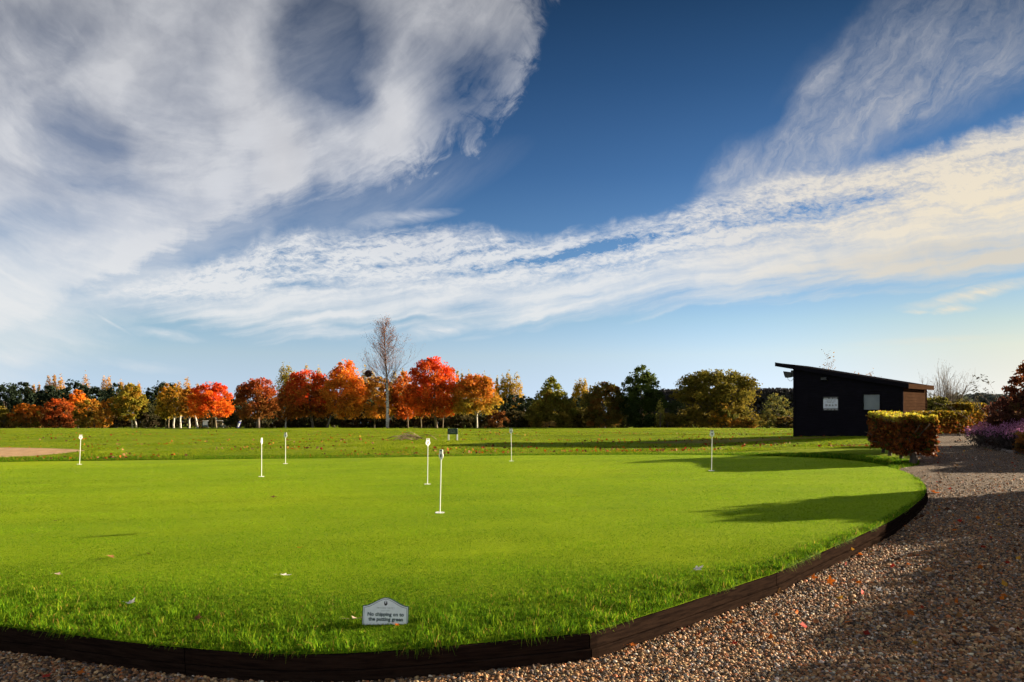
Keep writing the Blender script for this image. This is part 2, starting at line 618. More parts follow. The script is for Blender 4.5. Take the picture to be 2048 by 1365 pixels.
def inside(poly, x, y):
    x = np.asarray(x, float); y = np.asarray(y, float)
    r = np.zeros(x.shape, bool)
    n = len(poly)
    j = n - 1
    for i in range(n):
        xi, yi = poly[i]; xj, yj = poly[j]
        if yi != yj:
            c = ((yi > y) != (yj > y)) & (x < (xj - xi) * (y - yi) / (yj - yi) + xi)
            r ^= c
        j = i
    return r


def edge_dist(poly, x, y, closed=True):
    x = np.asarray(x, float); y = np.asarray(y, float)
    d = np.full(x.shape, 1e9)
    n = len(poly)
    for i in range(n if closed else n - 1):
        ax, ay = poly[i]; bx, by = poly[(i + 1) % n]
        ex, ey = bx - ax, by - ay
        L = ex * ex + ey * ey
        if L < 1e-12:
            continue
        t = np.clip(((x - ax) * ex + (y - ay) * ey) / L, 0, 1)
        d = np.minimum(d, np.hypot(x - ax - t * ex, y - ay - t * ey))
    return d


def at(px, d, up=0.0):
    """Where something whose base shows at photo column px stands, d metres away."""
    x = (px - 1024.0) / FPX * d
    return Vector((x, d, gz(x, d) + up))


def z_at(py, d):
    return CAM_H + (HOR - py) / FPX * d


def green_surf(x, y):
    """Height of the turf of the putting green (slightly rolled down at its rim)."""
    return green_z(x, y)


# ------------------------------------------------------------------ ground, green, path, bunker
def grass_mat(name, a, b_, c, fine, patch, stretch=(1, 1, 1), bump_s=.6, bump_d=.03, litter=False):
    m, nt, b, _ = new_mat(name)
    w = worldco(nt)
    w2 = mapped(w, scale=stretch, kind='POINT')
    n1 = noise(w2, patch, 4, .6)
    n2 = noise(w2, fine, 5, .7)
    n3 = noise(mapped(w, (7, 3, 0)), patch * .22, 3, .5)
    col = mix_rgb(nt, n1.smooth(.33, .67), a, b_)
    col = mix_rgb(nt, n2.smooth(.42, .72) * .7, col, c)
    col = mix_rgb(nt, n3.smooth(.45, .7) * .45, col, tuple(x * y for x, y in zip(b_, (1.25, 1.1, .9))))
    put(nt, col, b.inputs['Base Color'])
    b.inputs['Roughness'].default_value = .85
    b.inputs['Specular IOR Level'].default_value = .03
    bump(nt, b, noise(w2, fine * 1.3, 4, .7) + n1 * .4, bump_s, bump_d)
    return m


MAT_ROUGH = grass_mat('rough grass', (.125, .185, .005), (.195, .245, .008), (.055, .095, .004), 3.5, .45, bump_s=.8, bump_d=.12)
MAT_GREEN = grass_mat('mown putting turf', (.180, .272, .008), (.235, .325, .009), (.118, .197, .006), 26.0, .9, stretch=(.45, 1, 1), bump_s=.5, bump_d=.012)


def axis(stops):
    out = [stops[0][0]]
    for a, b, s in stops:
        n = max(1, int(round((b - a) / s)))
        out += list(np.linspace(a, b, n + 1)[1:])
    return np.array(out)


def grid_mesh(name, xs, ys, zf):
    X, Y = np.meshgrid(xs, ys)
    Z = zf(X, Y)
    nx, ny = len(xs), len(ys)
    I = np.arange(nx * ny).reshape(ny, nx)
    F = np.stack([I[:-1, :-1], I[:-1, 1:], I[1:, 1:], I[1:, :-1]], -1).reshape(-1, 4)
    return np_mesh(name, np.stack([X, Y, Z], -1).reshape(-1, 3), F, np.full(len(F), 4), True)


xs = axis([(-3500, -600, 250), (-600, -120, 20), (-120, -30, 2.5), (-30, 30, .5), (30, 120, 2.5), (120, 600, 20), (600, 3500, 250)])
ys = axis([(-60, 0, 5), (0, 18, 1), (18, 60, .5), (60, 120, 1.5), (120, 300, 8), (300, 1000, 40), (1000, 4000, 250)])
ground = link('ground', grid_mesh('ground', xs, ys, lambda x, y: ground_z(x, y)), MAT_ROUGH)
tag(ground, kind='structure')


def filled(name, poly, zf, step=.5, margin=.25):
    """A sheet filling an outline: constrained triangulation with inner points so that it follows the land."""
    from mathutils.geometry import delaunay_2d_cdt
    x0, y0 = poly.min(0); x1, y1 = poly.max(0)
    X, Y = np.meshgrid(np.arange(x0, x1, step), np.arange(y0, y1, step))
    X = X.ravel(); Y = Y.ravel()
    k = inside(poly, X, Y)
    X, Y = X[k], Y[k]
    k = edge_dist(poly, X, Y) > margin
    X, Y = X[k], Y[k]
    pts = [Vector((float(a), float(b))) for a, b in poly] + [Vector((float(a), float(b))) for a, b in zip(X, Y)]
    n = len(poly)
    vs, es, fs, *_ = delaunay_2d_cdt(pts, [(i, (i + 1) % n) for i in range(n)], [], 1, 1e-5)
    V = np.array([(v.x, v.y, 0) for v in vs])
    V[:, 2] = zf(V[:, 0], V[:, 1])
    F = [list(f) for f in fs]
    return np_mesh(name, V, [i for f in F for i in f], [len(f) for f in F], True)


green = link('putting_green', filled('putting_green', OUTLINE, lambda x, y: green_surf(x, y)), MAT_GREEN)
tag(green, kind='structure')

# the turf's cut side where no board holds it (the far rim)
sk = MB()
n_back = len(EDGE_BACK)
for i in range(n_back - 1):
    a, b = EDGE_BACK[i], EDGE_BACK[i + 1]
    za, zb = float(green_surf(a[0], a[1])), float(green_surf(b[0], b[1]))
    sk.add([(a[0], a[1], za), (b[0], b[1], zb), (b[0], b[1], zb - .45), (a[0], a[1], za - .45)], [(0, 1, 2, 3)])
tag(sk.build('putting_green_bank', MAT_ROUGH), kind='structure')

# gravel path: outline between the green's boards, the hedge and the planted bed
PATH = np.array([(-18, -8), (-18, 11.5)] + [(p[0] + .0, p[1] - .0) for p in EDGE_FRONT] +
                [(8.9, 15.6), (9.6, 16.1), (10.15, 17.0), (10.6, 18.2), (11.2, 20), (12.4, 22.5), (14.0, 25.0), (16.0, 27.2), (18.2, 29.0), (20.6, 30.0), (25.0, 30.6), (30, 31.3), (30, 29.4), (24, 28.6), (20.4, 27.6), (18.2, 26.2), (16.5, 24.2),
                 (15.4, 22.2), (14.5, 19.6), (13.2, 17.0), (11.7, 14.2), (10.3, 12.0), (9.6, 10.0), (8.9, 8.0), (8.3, 6.2), (7.8, 4.0), (7.4, -8)], float)


def path_z(x, y):
    return ground_z(x, y) + .008


def gravel_mat():
    m, nt, b, _ = new_mat('flint gravel')
    w = worldco(nt)
    vo = nt.nodes.new('ShaderNodeTexVoronoi')
    vo.inputs['Scale'].default_value = 46
    vo.inputs['Randomness'].default_value = 1
    nt.links.new(w.s, vo.inputs['Vector'])
    f = S(nt, vo.outputs['Distance'])
    c = split(S(nt, vo.outputs['Color']))[0]
    n = noise(w, .9, 4, .6)
    col = ramp(c, [(0, (.030, .022, .017)), (.25, (.085, .06, .041)), (.5, (.145, .098, .064)), (.75, (.215, .15, .10)), (1, (.32, .26, .21))])
    col = mix_rgb(nt, n.smooth(.4, .7) * .4, col, (.055, .036, .024))
    put(nt, col, b.inputs['Base Color'])
    b.inputs['Specular IOR Level'].default_value = .15
    b.inputs['Roughness'].default_value = .85
    bump(nt, b, (1.0 - f * 1.6) + noise(w, 140, 3, .6) * .2, 1.0, .02)
    return m


MAT_GRAVEL = gravel_mat()
path = link('gravel_path', filled('gravel_path', PATH, path_z, .6, .3), MAT_GRAVEL)
tag(path, kind='structure')

# sand bunker at the far left, with its tongue reaching towards the green
bt = np.linspace(0, 2 * math.pi, 48, endpoint=False)
BUNK = np.stack([-20.6 + 4.4 * np.cos(bt) * (1 + .04 * np.sin(3 * bt)), 25.2 + 2.75 * np.sin(bt) * (1 + .08 * np.cos(2 * bt + 1))], -1)


def sand_mat():
    m, nt, b, _ = new_mat('bunker sand')
    w = worldco(nt)
    n = noise(w, 3.0, 5, .65)
    n2 = noise(w, 22.0, 4, .7)
    col = mix_rgb(nt, n.smooth(.35, .65), (.42, .26, .12), (.31, .175, .075))
    col = mix_rgb(nt, n2.smooth(.5, .75) * .6, col, (.50, .32, .18))
    put(nt, col, b.inputs['Base Color'])
    b.inputs['Roughness'].default_value = .95
    bump(nt, b, n2 + n, .8, .06)
    return m


bunk = link('sand_bunker', filled('sand_bunker', BUNK, lambda x, y: ground_z(x, y) + .03, .4, .2), sand_mat())
tag(bunk, kind='structure')

# a worn, yellowed patch of turf left of the shed
wt = np.linspace(0, 2 * math.pi, 40, endpoint=False)
WORN = np.stack([9.6 + 4.2 * np.cos(wt) * (1 + .12 * np.sin(2 * wt)), 28.9 + 1.2 * np.sin(wt) * (1 + .2 * np.cos(3 * wt))], -1)
worn = link('worn_turf', filled('worn_turf', WORN, lambda x, y: ground_z(x, y) + .012, .5, .2),
            grass_mat('worn turf', (.13, .12, .02), (.16, .14, .025), (.08, .09, .01), 4.0, .5, bump_s=.6, bump_d=.05))
tag(worn, kind='structure')

# planted bed east of the path: dark soil
BED = np.array([(7.42, -8), (7.82, 4.0), (8.32, 6.2), (8.92, 8.0), (9.62, 10.0), (10.32, 12.0), (11.72, 14.2), (13.22, 17.0), (14.52, 19.6), (15.42, 22.2), (16.52, 24.2), (18.22, 26.2), (20.42, 27.6), (24, 28.58), (30, 29.38), (44, 29.4), (44, -8)], float)
bed = link('soil_bed', filled('soil_bed', BED, lambda x, y: ground_z(x, y) + .012, 1.0, .4), plain('bed soil', (.045, .03, .02), (.02, .014, .01), 9.0, .95, .8))
tag(bed, kind='structure')


# ------------------------------------------------------------------ timber edging
def plank_mat(name, c1, c2):
    m, nt, b, _ = new_mat(name)
    w = worldco(nt)
    g = noise(mapped(w, scale=(2.5, 2.5, 30), kind='POINT'), 2.0, 6, .65)
    s = noise(w, 6.0, 4, .6)
    d = noise(mapped(w, scale=(10, 10, 1.2), kind='POINT'), 1.6, 4, .6)
    col = mix_rgb(nt, g.smooth(.35, .68), c1, c2)
    col = mix_rgb(nt, s.smooth(.55, .75) * .5, col, tuple(x * .5 for x in c1))
    col = mix_rgb(nt, d.smooth(.60, .74) * .18, col, (.03, .02, .015))
    put(nt, col, b.inputs['Base Color'])
    b.inputs['Roughness'].default_value = .85
    b.inputs['Specular IOR Level'].default_value = .0
    bump(nt, b, g + s * .5, .5, .006)
    return m


MAT_BOARD = plank_mat('dark stained board', (.023, .0140, .0100), (.0095, .0062, .0050))
edging = empty('timber_edging', (0.5, 4.37, gz(.5, 4.37)))
tag(edging, 'dark brown timber board edging along the putting green beside the gravel path', 'edging')


def strip(pts, z0f, z1f, t):
    """A board bent along pts: outer face on the line, thickness t inwards."""
    mb = MB()
    P = np.array(pts)
    T = np.gradient(P, axis=0)
    T /= np.linalg.norm(T, axis=1)[:, None]
    N = np.stack([-T[:, 1], T[:, 0]], -1)
    V, F = [], []
    for p, n in zip(P, N):
        zt, zb = z1f(*p), z0f(*p)
        q = p + n * t
        V += [(p[0], p[1], zb), (p[0], p[1], zt - .004), (p[0] + n[0] * .004, p[1] + n[1] * .004, zt), (q[0], q[1], zt), (q[0], q[1], zb)]
    for i in range(len(P) - 1):
        a, b = i * 5, i * 5 + 5
        for k in range(5):
            F.append((a + k, b + k, b + (k + 1) % 5, a + (k + 1) % 5))
    F.append((0, 1, 2, 3, 4)); F.append(tuple(len(V) - 5 + k for k in (4, 3, 2, 1, 0)))
    mb.add(V, F)
    return mb


# joints where one board ends and the next begins
def resample(P, step):
    seg = np.linalg.norm(np.diff(P, axis=0), axis=1)
    s = np.concatenate([[0], np.cumsum(seg)])
    n = int(s[-1] / step)
    q = np.linspace(0, s[-1], n + 1)
    return np.stack([np.interp(q, s, P[:, 0]), np.interp(q, s, P[:, 1])], -1), s


FR, _s = resample(EDGE_FRONT, .06)
cut0 = int(np.argmin(np.hypot(FR[:, 0] - .50, FR[:, 1] - 4.37)))
cut1 = int(np.argmin(np.hypot(FR[:, 0] - 2.25, FR[:, 1] - 5.83)))
cut2 = int(np.argmin(np.hypot(FR[:, 0] - 3.92, FR[:, 1] - 7.57)))
cuts = sorted({0, cut0, cut1, cut2, len(FR) - 1} | set(range(cut0 - 43, 0, -43)) | set(range(cut2 + 43, len(FR) - 20, 43)))
TOP = lambda x, y: float(green_surf(x, y)) - .004
for i in range(len(cuts) - 1):
    seg = FR[cuts[i]:cuts[i + 1] + 1].copy()
    d = seg[1] - seg[0]; seg[0] += d / np.linalg.norm(d) * .004
    d = seg[-2] - seg[-1]; seg[-1] += d / np.linalg.norm(d) * .004
    seg = seg + np.array([.012, -.012])
    up = strip(seg, lambda x, y: TOP(x, y) - .092, lambda x, y: TOP(x, y), .03).build('upper_board', MAT_BOARD)
    lo = strip(seg + np.array([.010, -.010]), lambda x, y: TOP(x, y) - .36, lambda x, y: TOP(x, y) - .096, .040).build('lower_board', MAT_BOARD)
    for o in (up, lo):
        o.parent = edging
        o.matrix_parent_inverse = Matrix.Translation(-edging.location)


# ------------------------------------------------------------------ turf blades and loose stones
rs = np.random.default_rng(11)
MAT_BLADE = leafy('grass blades', .45, .75, .04)


def blades(name, x, y, z, h, w, lean, tint, bent=True):
    n = len(x)
    a = rs.uniform(0, 2 * np.pi, n)
    dx, dy = np.cos(a), np.sin(a)
    la = rs.uniform(0, 2 * np.pi, n)
    lx, ly = np.cos(la) * lean * h, np.sin(la) * lean * h
    base = np.stack([x, y, z], -1)
    side = np.stack([dx, dy, np.zeros(n)], -1) * (w / 2)[:, None]
    tip = base + np.stack([lx, ly, h * np.sqrt(np.maximum(.15, 1 - lean ** 2))], -1)
    if bent:
        mid = base + np.stack([lx * .32, ly * .32, h * .55], -1)
        V = np.stack([base - side, base + side, mid + side * .8, mid - side * .8, tip], 1)
        k = np.arange(n)[:, None] * 5
        L = np.concatenate([k + [0, 1, 2, 3], k + [3, 2, 4]], 1)
        sz = np.tile([4, 3], n)
        T = np.repeat(tint, 5, axis=0)
    else:
        V = np.stack([base - side, base + side, tip], 1)
        k = np.arange(n)[:, None] * 3
        L = k + [0, 1, 2]
        sz = np.full(n, 3)
        T = np.repeat(tint, 3, axis=0)
    me = np_mesh(name, V, L, sz, False, T)
    o = link(name, me, MAT_BLADE)
    return o


def pick_tint(n, cols, w, jit=.25):
    cols = np.array(cols)
    c = cols[rs.choice(len(cols), n, p=np.array(w) / sum(w))]
    return np.clip(c * rs.uniform(1 - jit, 1 + jit, (n, 1)) * rs.uniform(.93, 1.07, (n, 3)), 0, 1)


GREENS = [(.050, .130, .004), (.092, .190, .006), (.175, .26, .010), (.024, .068, .004), (.34, .22, .045)]


def cloud_noise(x, y, s, seed):
    r = np.random.default_rng(seed)
    v = np.zeros_like(x)
    for k in range(9):
        a = r.uniform(0, 6.28); f = s * r.uniform(.5, 2.2)
        v += np.sin((x * np.cos(a) + y * np.sin(a)) * f + r.uniform(0, 6.28)) * np.sin((x * np.sin(a) * .9 - y * np.cos(a) * 1.1) * f * .8 + r.uniform(0, 6.28))
    return v / 3.0


# long unmown fringe behind the boards
N = 900000
x = rs.uniform(-5.2, 9.2, N); y = rs.uniform(3.9, 15.5, N)
k = (np.abs(x) < .92 * y + .8)
x, y = x[k], y[k]
k = inside(OUTLINE, x, y)
x, y = x[k], y[k]
d = edge_dist(EDGE_FRONT, x, y, False)
wid = .10 + .95 * sstep(2.4, .2, x) + .28 * sstep(6.0, 1.5, x)
keep = (d < wid) & (rs.uniform(0, 1, len(x)) < np.clip(1.15 - d / wid, 0.05, 1) * sstep(17, 5, y) * 1.3)
x, y, d = x[keep], y[keep], d[keep]
wid = wid[keep]
tuft = .7 * cloud_noise(x, y, 8.0, 3) + .7 * cloud_noise(x, y, 19.0, 4)
f = 1 - np.clip(d / wid, 0, 1)
h = (.020 + .058 * f * np.clip(.58 + tuft * .62, .06, 1.6)) * rs.uniform(.6, 1.35, len(x))
h = h * np.where((np.abs(x + .86) < .24) & (y > 4.30) & (y < 4.64), .45, 1.0)      # trodden short in front of the notice
tall = rs.uniform(0, 1, len(x)) < .0015
h = np.where(tall & (f > .25), h * rs.uniform(1.6, 2.6, len(x)), h)
t = pick_tint(len(x), GREENS, [3.2, 4.0, 3.0, 2.6, .5]) * np.clip(1 + .30 * (.6 * cloud_noise(x, y, 4.0, 33) + tuft), .4, 1.6)[:, None]
t[tall] = np.array([.34, .25, .07])
o = blades('fringe_grass', x, y, green_surf(x, y) - .006, h, np.where(tall, .003, rs.uniform(.003, .0058, len(x))), rs.uniform(.15, .85, len(x)), t)
tag(o, 'long unmown grass fringe standing behind the timber boards', 'grass', kind='stuff')
n_fringe = len(x)

# blades hanging over the boards
N = 9000
i = rs.integers(30, len(FR) - 30, N)
lump = cloud_noise(FR[i, 0], FR[i, 1], 5.0, 8) + .25 * cloud_noise(FR[i, 0], FR[i, 1], 21.0, 9)
k = lump > -.15
i = i[k]; lump = lump[k]
px_, py_ = FR[i, 0], FR[i, 1]
T = np.gradient(FR, axis=0); T /= np.linalg.norm(T, axis=1)[:, None]
nx, ny = T[i, 1], -T[i, 0]
n = len(i)
off = rs.uniform(-.05, .0, n)
bx, by = px_ + nx * off, py_ + ny * off
base = np.stack([bx, by, green_surf(bx, by)], -1)
ln = rs.uniform(.02, .06, n) * np.clip(.5 + lump, .35, 1.5)
sw = rs.normal(0, .45, n)
out_ = np.stack([nx + T[i, 0] * sw, ny + T[i, 1] * sw, np.zeros(n)], -1) * ln[:, None] * .75
mid = base + out_ * .55 + np.array([0, 0, 1]) * (ln * rs.uniform(.1, .55, n))[:, None]
tip = base + out_ * 1.25 + np.array([0, 0, 1]) * (ln * rs.uniform(-.75, .3, n))[:, None]
sd = np.stack([T[i, 0], T[i, 1], np.zeros(n)], -1) * .0024
V = np.stack([base - sd, base + sd, mid + sd, mid - sd, tip], 1)
kk = np.arange(n)[:, None] * 5
me = np_mesh('overhanging_grass', V, np.concatenate([kk + [0, 1, 2, 3], kk + [3, 2, 4]], 1), np.tile([4, 3], n), False, np.repeat(pick_tint(n, GREENS, [3, 4, 3, 1, .5]), 5, axis=0))
tag(link('overhanging_grass', me, MAT_BLADE), 'grass blades drooping over the top of the timber boards', 'grass', kind='stuff')

# close-mown turf
N = 1600000
y = 3.9 + (20.2 - 3.9) * rs.uniform(0, 1, N) ** 1.7
x = rs.uniform(-1, 1, N) * (.90 * y + .7)
k = inside(OUTLINE, x, y)
x, y = x[k], y[k]
k = rs.uniform(0, 1, len(x)) < np.clip(1.15 - (y - 4) / 17, .15, 1)
x, y = x[k], y[k]
n = len(x)
pat = cloud_noise(x, y * 1.6, 2.2, 5)
h = rs.uniform(.006, .013, n) * (1 + .75 * sstep(8.5, 4.5, y)) * (1 + .25 * pat) * (1 + .04 * np.maximum(0, y - 5))
t = pick_tint(n, [(.124, .218, .007), (.180, .272, .008), (.060, .130, .005), (.25, .25, .035)], [4, 3.2, 2.6, .5], .30) * (1 + .22 * sstep(5, 14, y)[:, None]) * (1 - np.array([.24, .12, 0]) * sstep(7.2, 4.8, y)[:, None]) * (1 + .14 * pat[:, None] + (.20 * cloud_noise(x * .22, y * 1.5, 1.7, 91) + .10 * cloud_noise(x, y * 2.0, 5.0, 92))[:, None])
o = blades('mown_grass', x, y, green_surf(x, y) - .002, h, rs.uniform(.003, .006, n) * (1 + .12 * np.maximum(0, y - 5)), rs.uniform(.2, .8, n), t, bent=False)
tag(o, 'close mown turf covering the putting green', 'grass', kind='stuff')
n_mown = n

# rougher collar just beyond the far rim of the green, and around to the hedge
N = 90000
i = rs.integers(0, len(EDGE_BACK) - 1, N)
tt = rs.uniform(0, 1, N)
P = EDGE_BACK[i] * (1 - tt[:, None]) + EDGE_BACK[i + 1] * tt[:, None]
T = EDGE_BACK[i + 1] - EDGE_BACK[i]
T = T / np.linalg.norm(T, axis=1)[:, None]
off = rs.uniform(.02, 1.0, N) ** 1.5 * 1.3
x = P[:, 0] + T[:, 1] * off; y = P[:, 1] - T[:, 0] * off
k = (np.abs(x) < .8 * y) & ~inside(OUTLINE, x, y) & ~inside(PATH, x, y)
x, y, off = x[k], y[k], off[k]
n = len(x)
o = blades('collar_grass', x, y, ground_z(x, y) - .01, rs.uniform(.05, .12, n) * (1.05 - off * .35), rs.uniform(.006, .014, n), rs.uniform(.2, .8, n),
           pick_tint(n, GREENS, [4, 3, 1.5, 2, .5]))
tag(o, 'longer rough grass collar around the far rim of the putting green', 'grass', kind='stuff')

# tussocky rough between the green and the tree line
N = 420000
y = 21.5 + 38 * rs.uniform(0, 1, N) ** 1.6
x = rs.uniform(-.8, .8, N) * y
k = ~inside(PATH, x, y) & ~inside(BUNK, x, y) & ~inside(WORN, x, y) & ~inside(BED, x, y) & ~inside(OUTLINE, x, y)
x, y = x[k], y[k]
pat = cloud_noise(x, y, .9, 15)
k = rs.uniform(-.9, 1.2, len(x)) < pat + .3
x, y, pat = x[k], y[k], pat[k]
n = len(x)
o = blades('rough_grass', x, y, ground_z(x, y) - .01, rs.uniform(.025, .07, n) * (1 + .5 * np.clip(pat, -.6, 1)), rs.uniform(.012, .028, n), rs.uniform(.3, .85, n),
           pick_tint(n, [(.095, .165, .004), (.155, .22, .007), (.21, .235, .012), (.05, .095, .004)], [3, 4, 2.4, 1]), bent=False)
tag(o, 'rough grass growing between the putting green and the trees', 'grass', kind='stuff')

# loose flint stones on the path
ico_t = (1 + 5 ** .5) / 2
ICO = np.array([(-1, ico_t, 0), (1, ico_t, 0), (-1, -ico_t, 0), (1, -ico_t, 0), (0, -1, ico_t), (0, 1, ico_t), (0, -1, -ico_t), (0, 1, -ico_t), (ico_t, 0, -1), (ico_t, 0, 1), (-ico_t, 0, -1), (-ico_t, 0, 1)]) / 1.902
ICF = np.array([(0, 11, 5), (0, 5, 1), (0, 1, 7), (0, 7, 10), (0, 10, 11), (1, 5, 9), (5, 11, 4), (11, 10, 2), (10, 7, 6), (7, 1, 8), (3, 9, 4), (3, 4, 2), (3, 2, 6), (3, 6, 8), (3, 8, 9), (4, 9, 5), (2, 4, 11), (6, 2, 10), (8, 6, 7), (9, 8, 1)])


def pebbles(name, x, y, z, r, tint, label):
    n = len(x)
    sc = r[:, None] * rs.uniform(.6, 1.35, (n, 3)) * np.array([1, 1, .75])
    V = ICO[None] * rs.uniform(.78, 1.18, (n, 12, 1)) * sc[:, None, :]
    a = rs.uniform(0, 6.283, n); tl = rs.normal(0, .45, n)
    ca, sa, ct, st = np.cos(a), np.sin(a), np.cos(tl), np.sin(tl)
    X = V[..., 0]; Yv = V[..., 1] * ct[:, None] - V[..., 2] * st[:, None]; Zv = V[..., 1] * st[:, None] + V[..., 2] * ct[:, None]
    V = np.stack([X * ca[:, None] - Yv * sa[:, None], X * sa[:, None] + Yv * ca[:, None], Zv], -1)
    V = V + np.stack([x, y, z], -1)[:, None, :]
    L = (np.arange(n)[:, None, None] * 12 + ICF[None]).reshape(-1, 3)
    me = np_mesh(name, V, L, np.full(len(L), 3), True, np.repeat(tint, 12, axis=0))
    o = link(name, me, MAT_STONE)
    tag(o, label, 'gravel', kind='stuff')
    return o


def stone_mat():
    m, nt, b, _ = new_mat('loose flint')
    a = nt.nodes.new('ShaderNodeAttribute'); a.attribute_name = 'tint'
    n = noise(worldco(nt), 90, 3, .6)
    put(nt, mix_rgb(nt, n.smooth(.45, .7) * .4, S(nt, a.outputs['Color']), (.055, .035, .022)), b.inputs['Base Color'])
    b.inputs['Roughness'].default_value = .7
    b.inputs['Specular IOR Level'].default_value = .25
    return m


MAT_STONE = stone_mat()
N = 640000
y = 3.2 + 18.5 * rs.uniform(0, 1, N) ** 2.6
x = rs.uniform(-.85, 1.15, N) * y + .3
k = inside(PATH, x, y)
x, y = x[k], y[k]
k = rs.uniform(0, 1, len(x)) < np.clip(1.2 - (y - 3.3) / 11, .10, 1) * np.where(x > .80 * y, .35, 1.0)
x, y = x[k], y[k]
n = len(x)
r = np.minimum(rs.lognormal(math.log(.0077), .38, n), .0175) * (1 + .03 * np.maximum(0, y - 5))
t = pick_tint(n, [(.33, .175, .078), (.235, .115, .047), (.46, .30, .15), (.062, .040, .026), (.17, .14, .115), (.54, .45, .35), (.33, .11, .036)], [3.8, 3.4, 2.2, 3.8, 2.4, .8, 1.0], .42)
pebbles('loose_gravel', x, y, path_z(x, y) + r * .35, r, t, 'loose brown and grey flint stones covering the path')
print('kept blades', n_fringe, n_mown, 'stones', n)


# ------------------------------------------------------------------ leaves, limbs and crowns
MAT_LEAF = leafy('autumn leaves', .45, .7, .04)
MAT_DARKLEAF = leafy('dark needles', .10, .8, .05)
MAT_BARK = bark('grey brown bark', (.13, .10, .075), (.06, .045, .035))
MAT_BARK_PALE = bark('pale brown bark', (.17, .135, .08), (.08, .06, .04))
MAT_BIRCH = birch_bark()
MAT_TWIG = plain('fine twigs', (.13, .07, .055), (.08, .042, .036), 4.0, .9)
MAT_TWIG_PALE = plain('pale twigs', (.12, .085, .06), (.08, .055, .042), 4.0, .9)


def cards(name, C, size, tint, rng, mat, parent=None, flat=0.0, aspect=.62):
    """Leaf-sized diamonds at the points C, each turned its own way."""
    n = len(C)
    a = rng.normal(size=(n, 3)); a[:, 2] *= (1 - flat); a /= np.linalg.norm(a, axis=1)[:, None]
    b = rng.normal(size=(n, 3)); b -= a * (a * b).sum(1)[:, None]; b /= np.linalg.norm(b, axis=1)[:, None]
    s = (size * rng.uniform(.6, 1.35, n))[:, None] if np.isscalar(size) else (size * rng.uniform(.6, 1.35, n))[:, None]
    c = np.cross(a, b)
    V = np.stack([C - a * s, C + b * s * aspect + c * s * .15, C + a * s, C - b * s * aspect + c * s * .15], 1)
    me = np_mesh(name, V, np.arange(n * 4), np.full(n, 4), False, np.repeat(np.clip(tint, 0, 1), 4, axis=0))
    return link(name, me, mat, parent)


def limb_path(p, q, sag, rng, k=5, wob=.035):
    p, q = np.array(p, float), np.array(q, float)
    t = np.linspace(0, 1, k)[:, None]
    w = rng.normal(0, 1, (k, 3)) * np.linalg.norm(q - p) * wob * np.sin(t * np.pi)
    P = p + (q - p) * t + w
    P[:, 2] += sag * np.sin(t[:, 0] * np.pi) * np.linalg.norm(q - p)
    return P


PROFILE = {
    'dome': lambda t: np.sqrt(np.clip(1 - (np.clip(t, -1, 1)) ** 2, 0, 1)),
    'maple': lambda t: np.clip(np.where(t < -.2, .72 + .28 * np.sqrt(np.clip(1 - ((t + .2) / .8) ** 2, 0, 1)), np.sqrt(np.clip(1 - ((t + .2) / 1.2) ** 2, 0, 1))), 0, 1),
    'cone': lambda t: np.clip((1 - t) * .62, 0, 1) ** .75 * np.clip(1.15 - .35 * (t < -.7), 0, 1),
    'bush': lambda t: np.clip(np.where(t < 0, .95, np.sqrt(np.clip(1 - t ** 2, 0, 1))), 0, 1),
    'column': lambda t: np.clip(np.sin(np.clip((t + 1.25) / 2.25, 0, 1) * np.pi) ** .7, .0, 1) * np.where(t > .55, .92, 1),
    'oak': lambda t: np.clip(np.where(t < .1, .90 + .12 * np.sin(t * 6), np.sqrt(np.clip(1 - ((t - .1) / .92) ** 2, 0, 1))), 0, 1),
    'egg': lambda t: np.clip(np.sin(np.clip((t + 1.1) / 2.1, 0, 1) ** .8 * np.pi), 0, 1) ** .75,
}


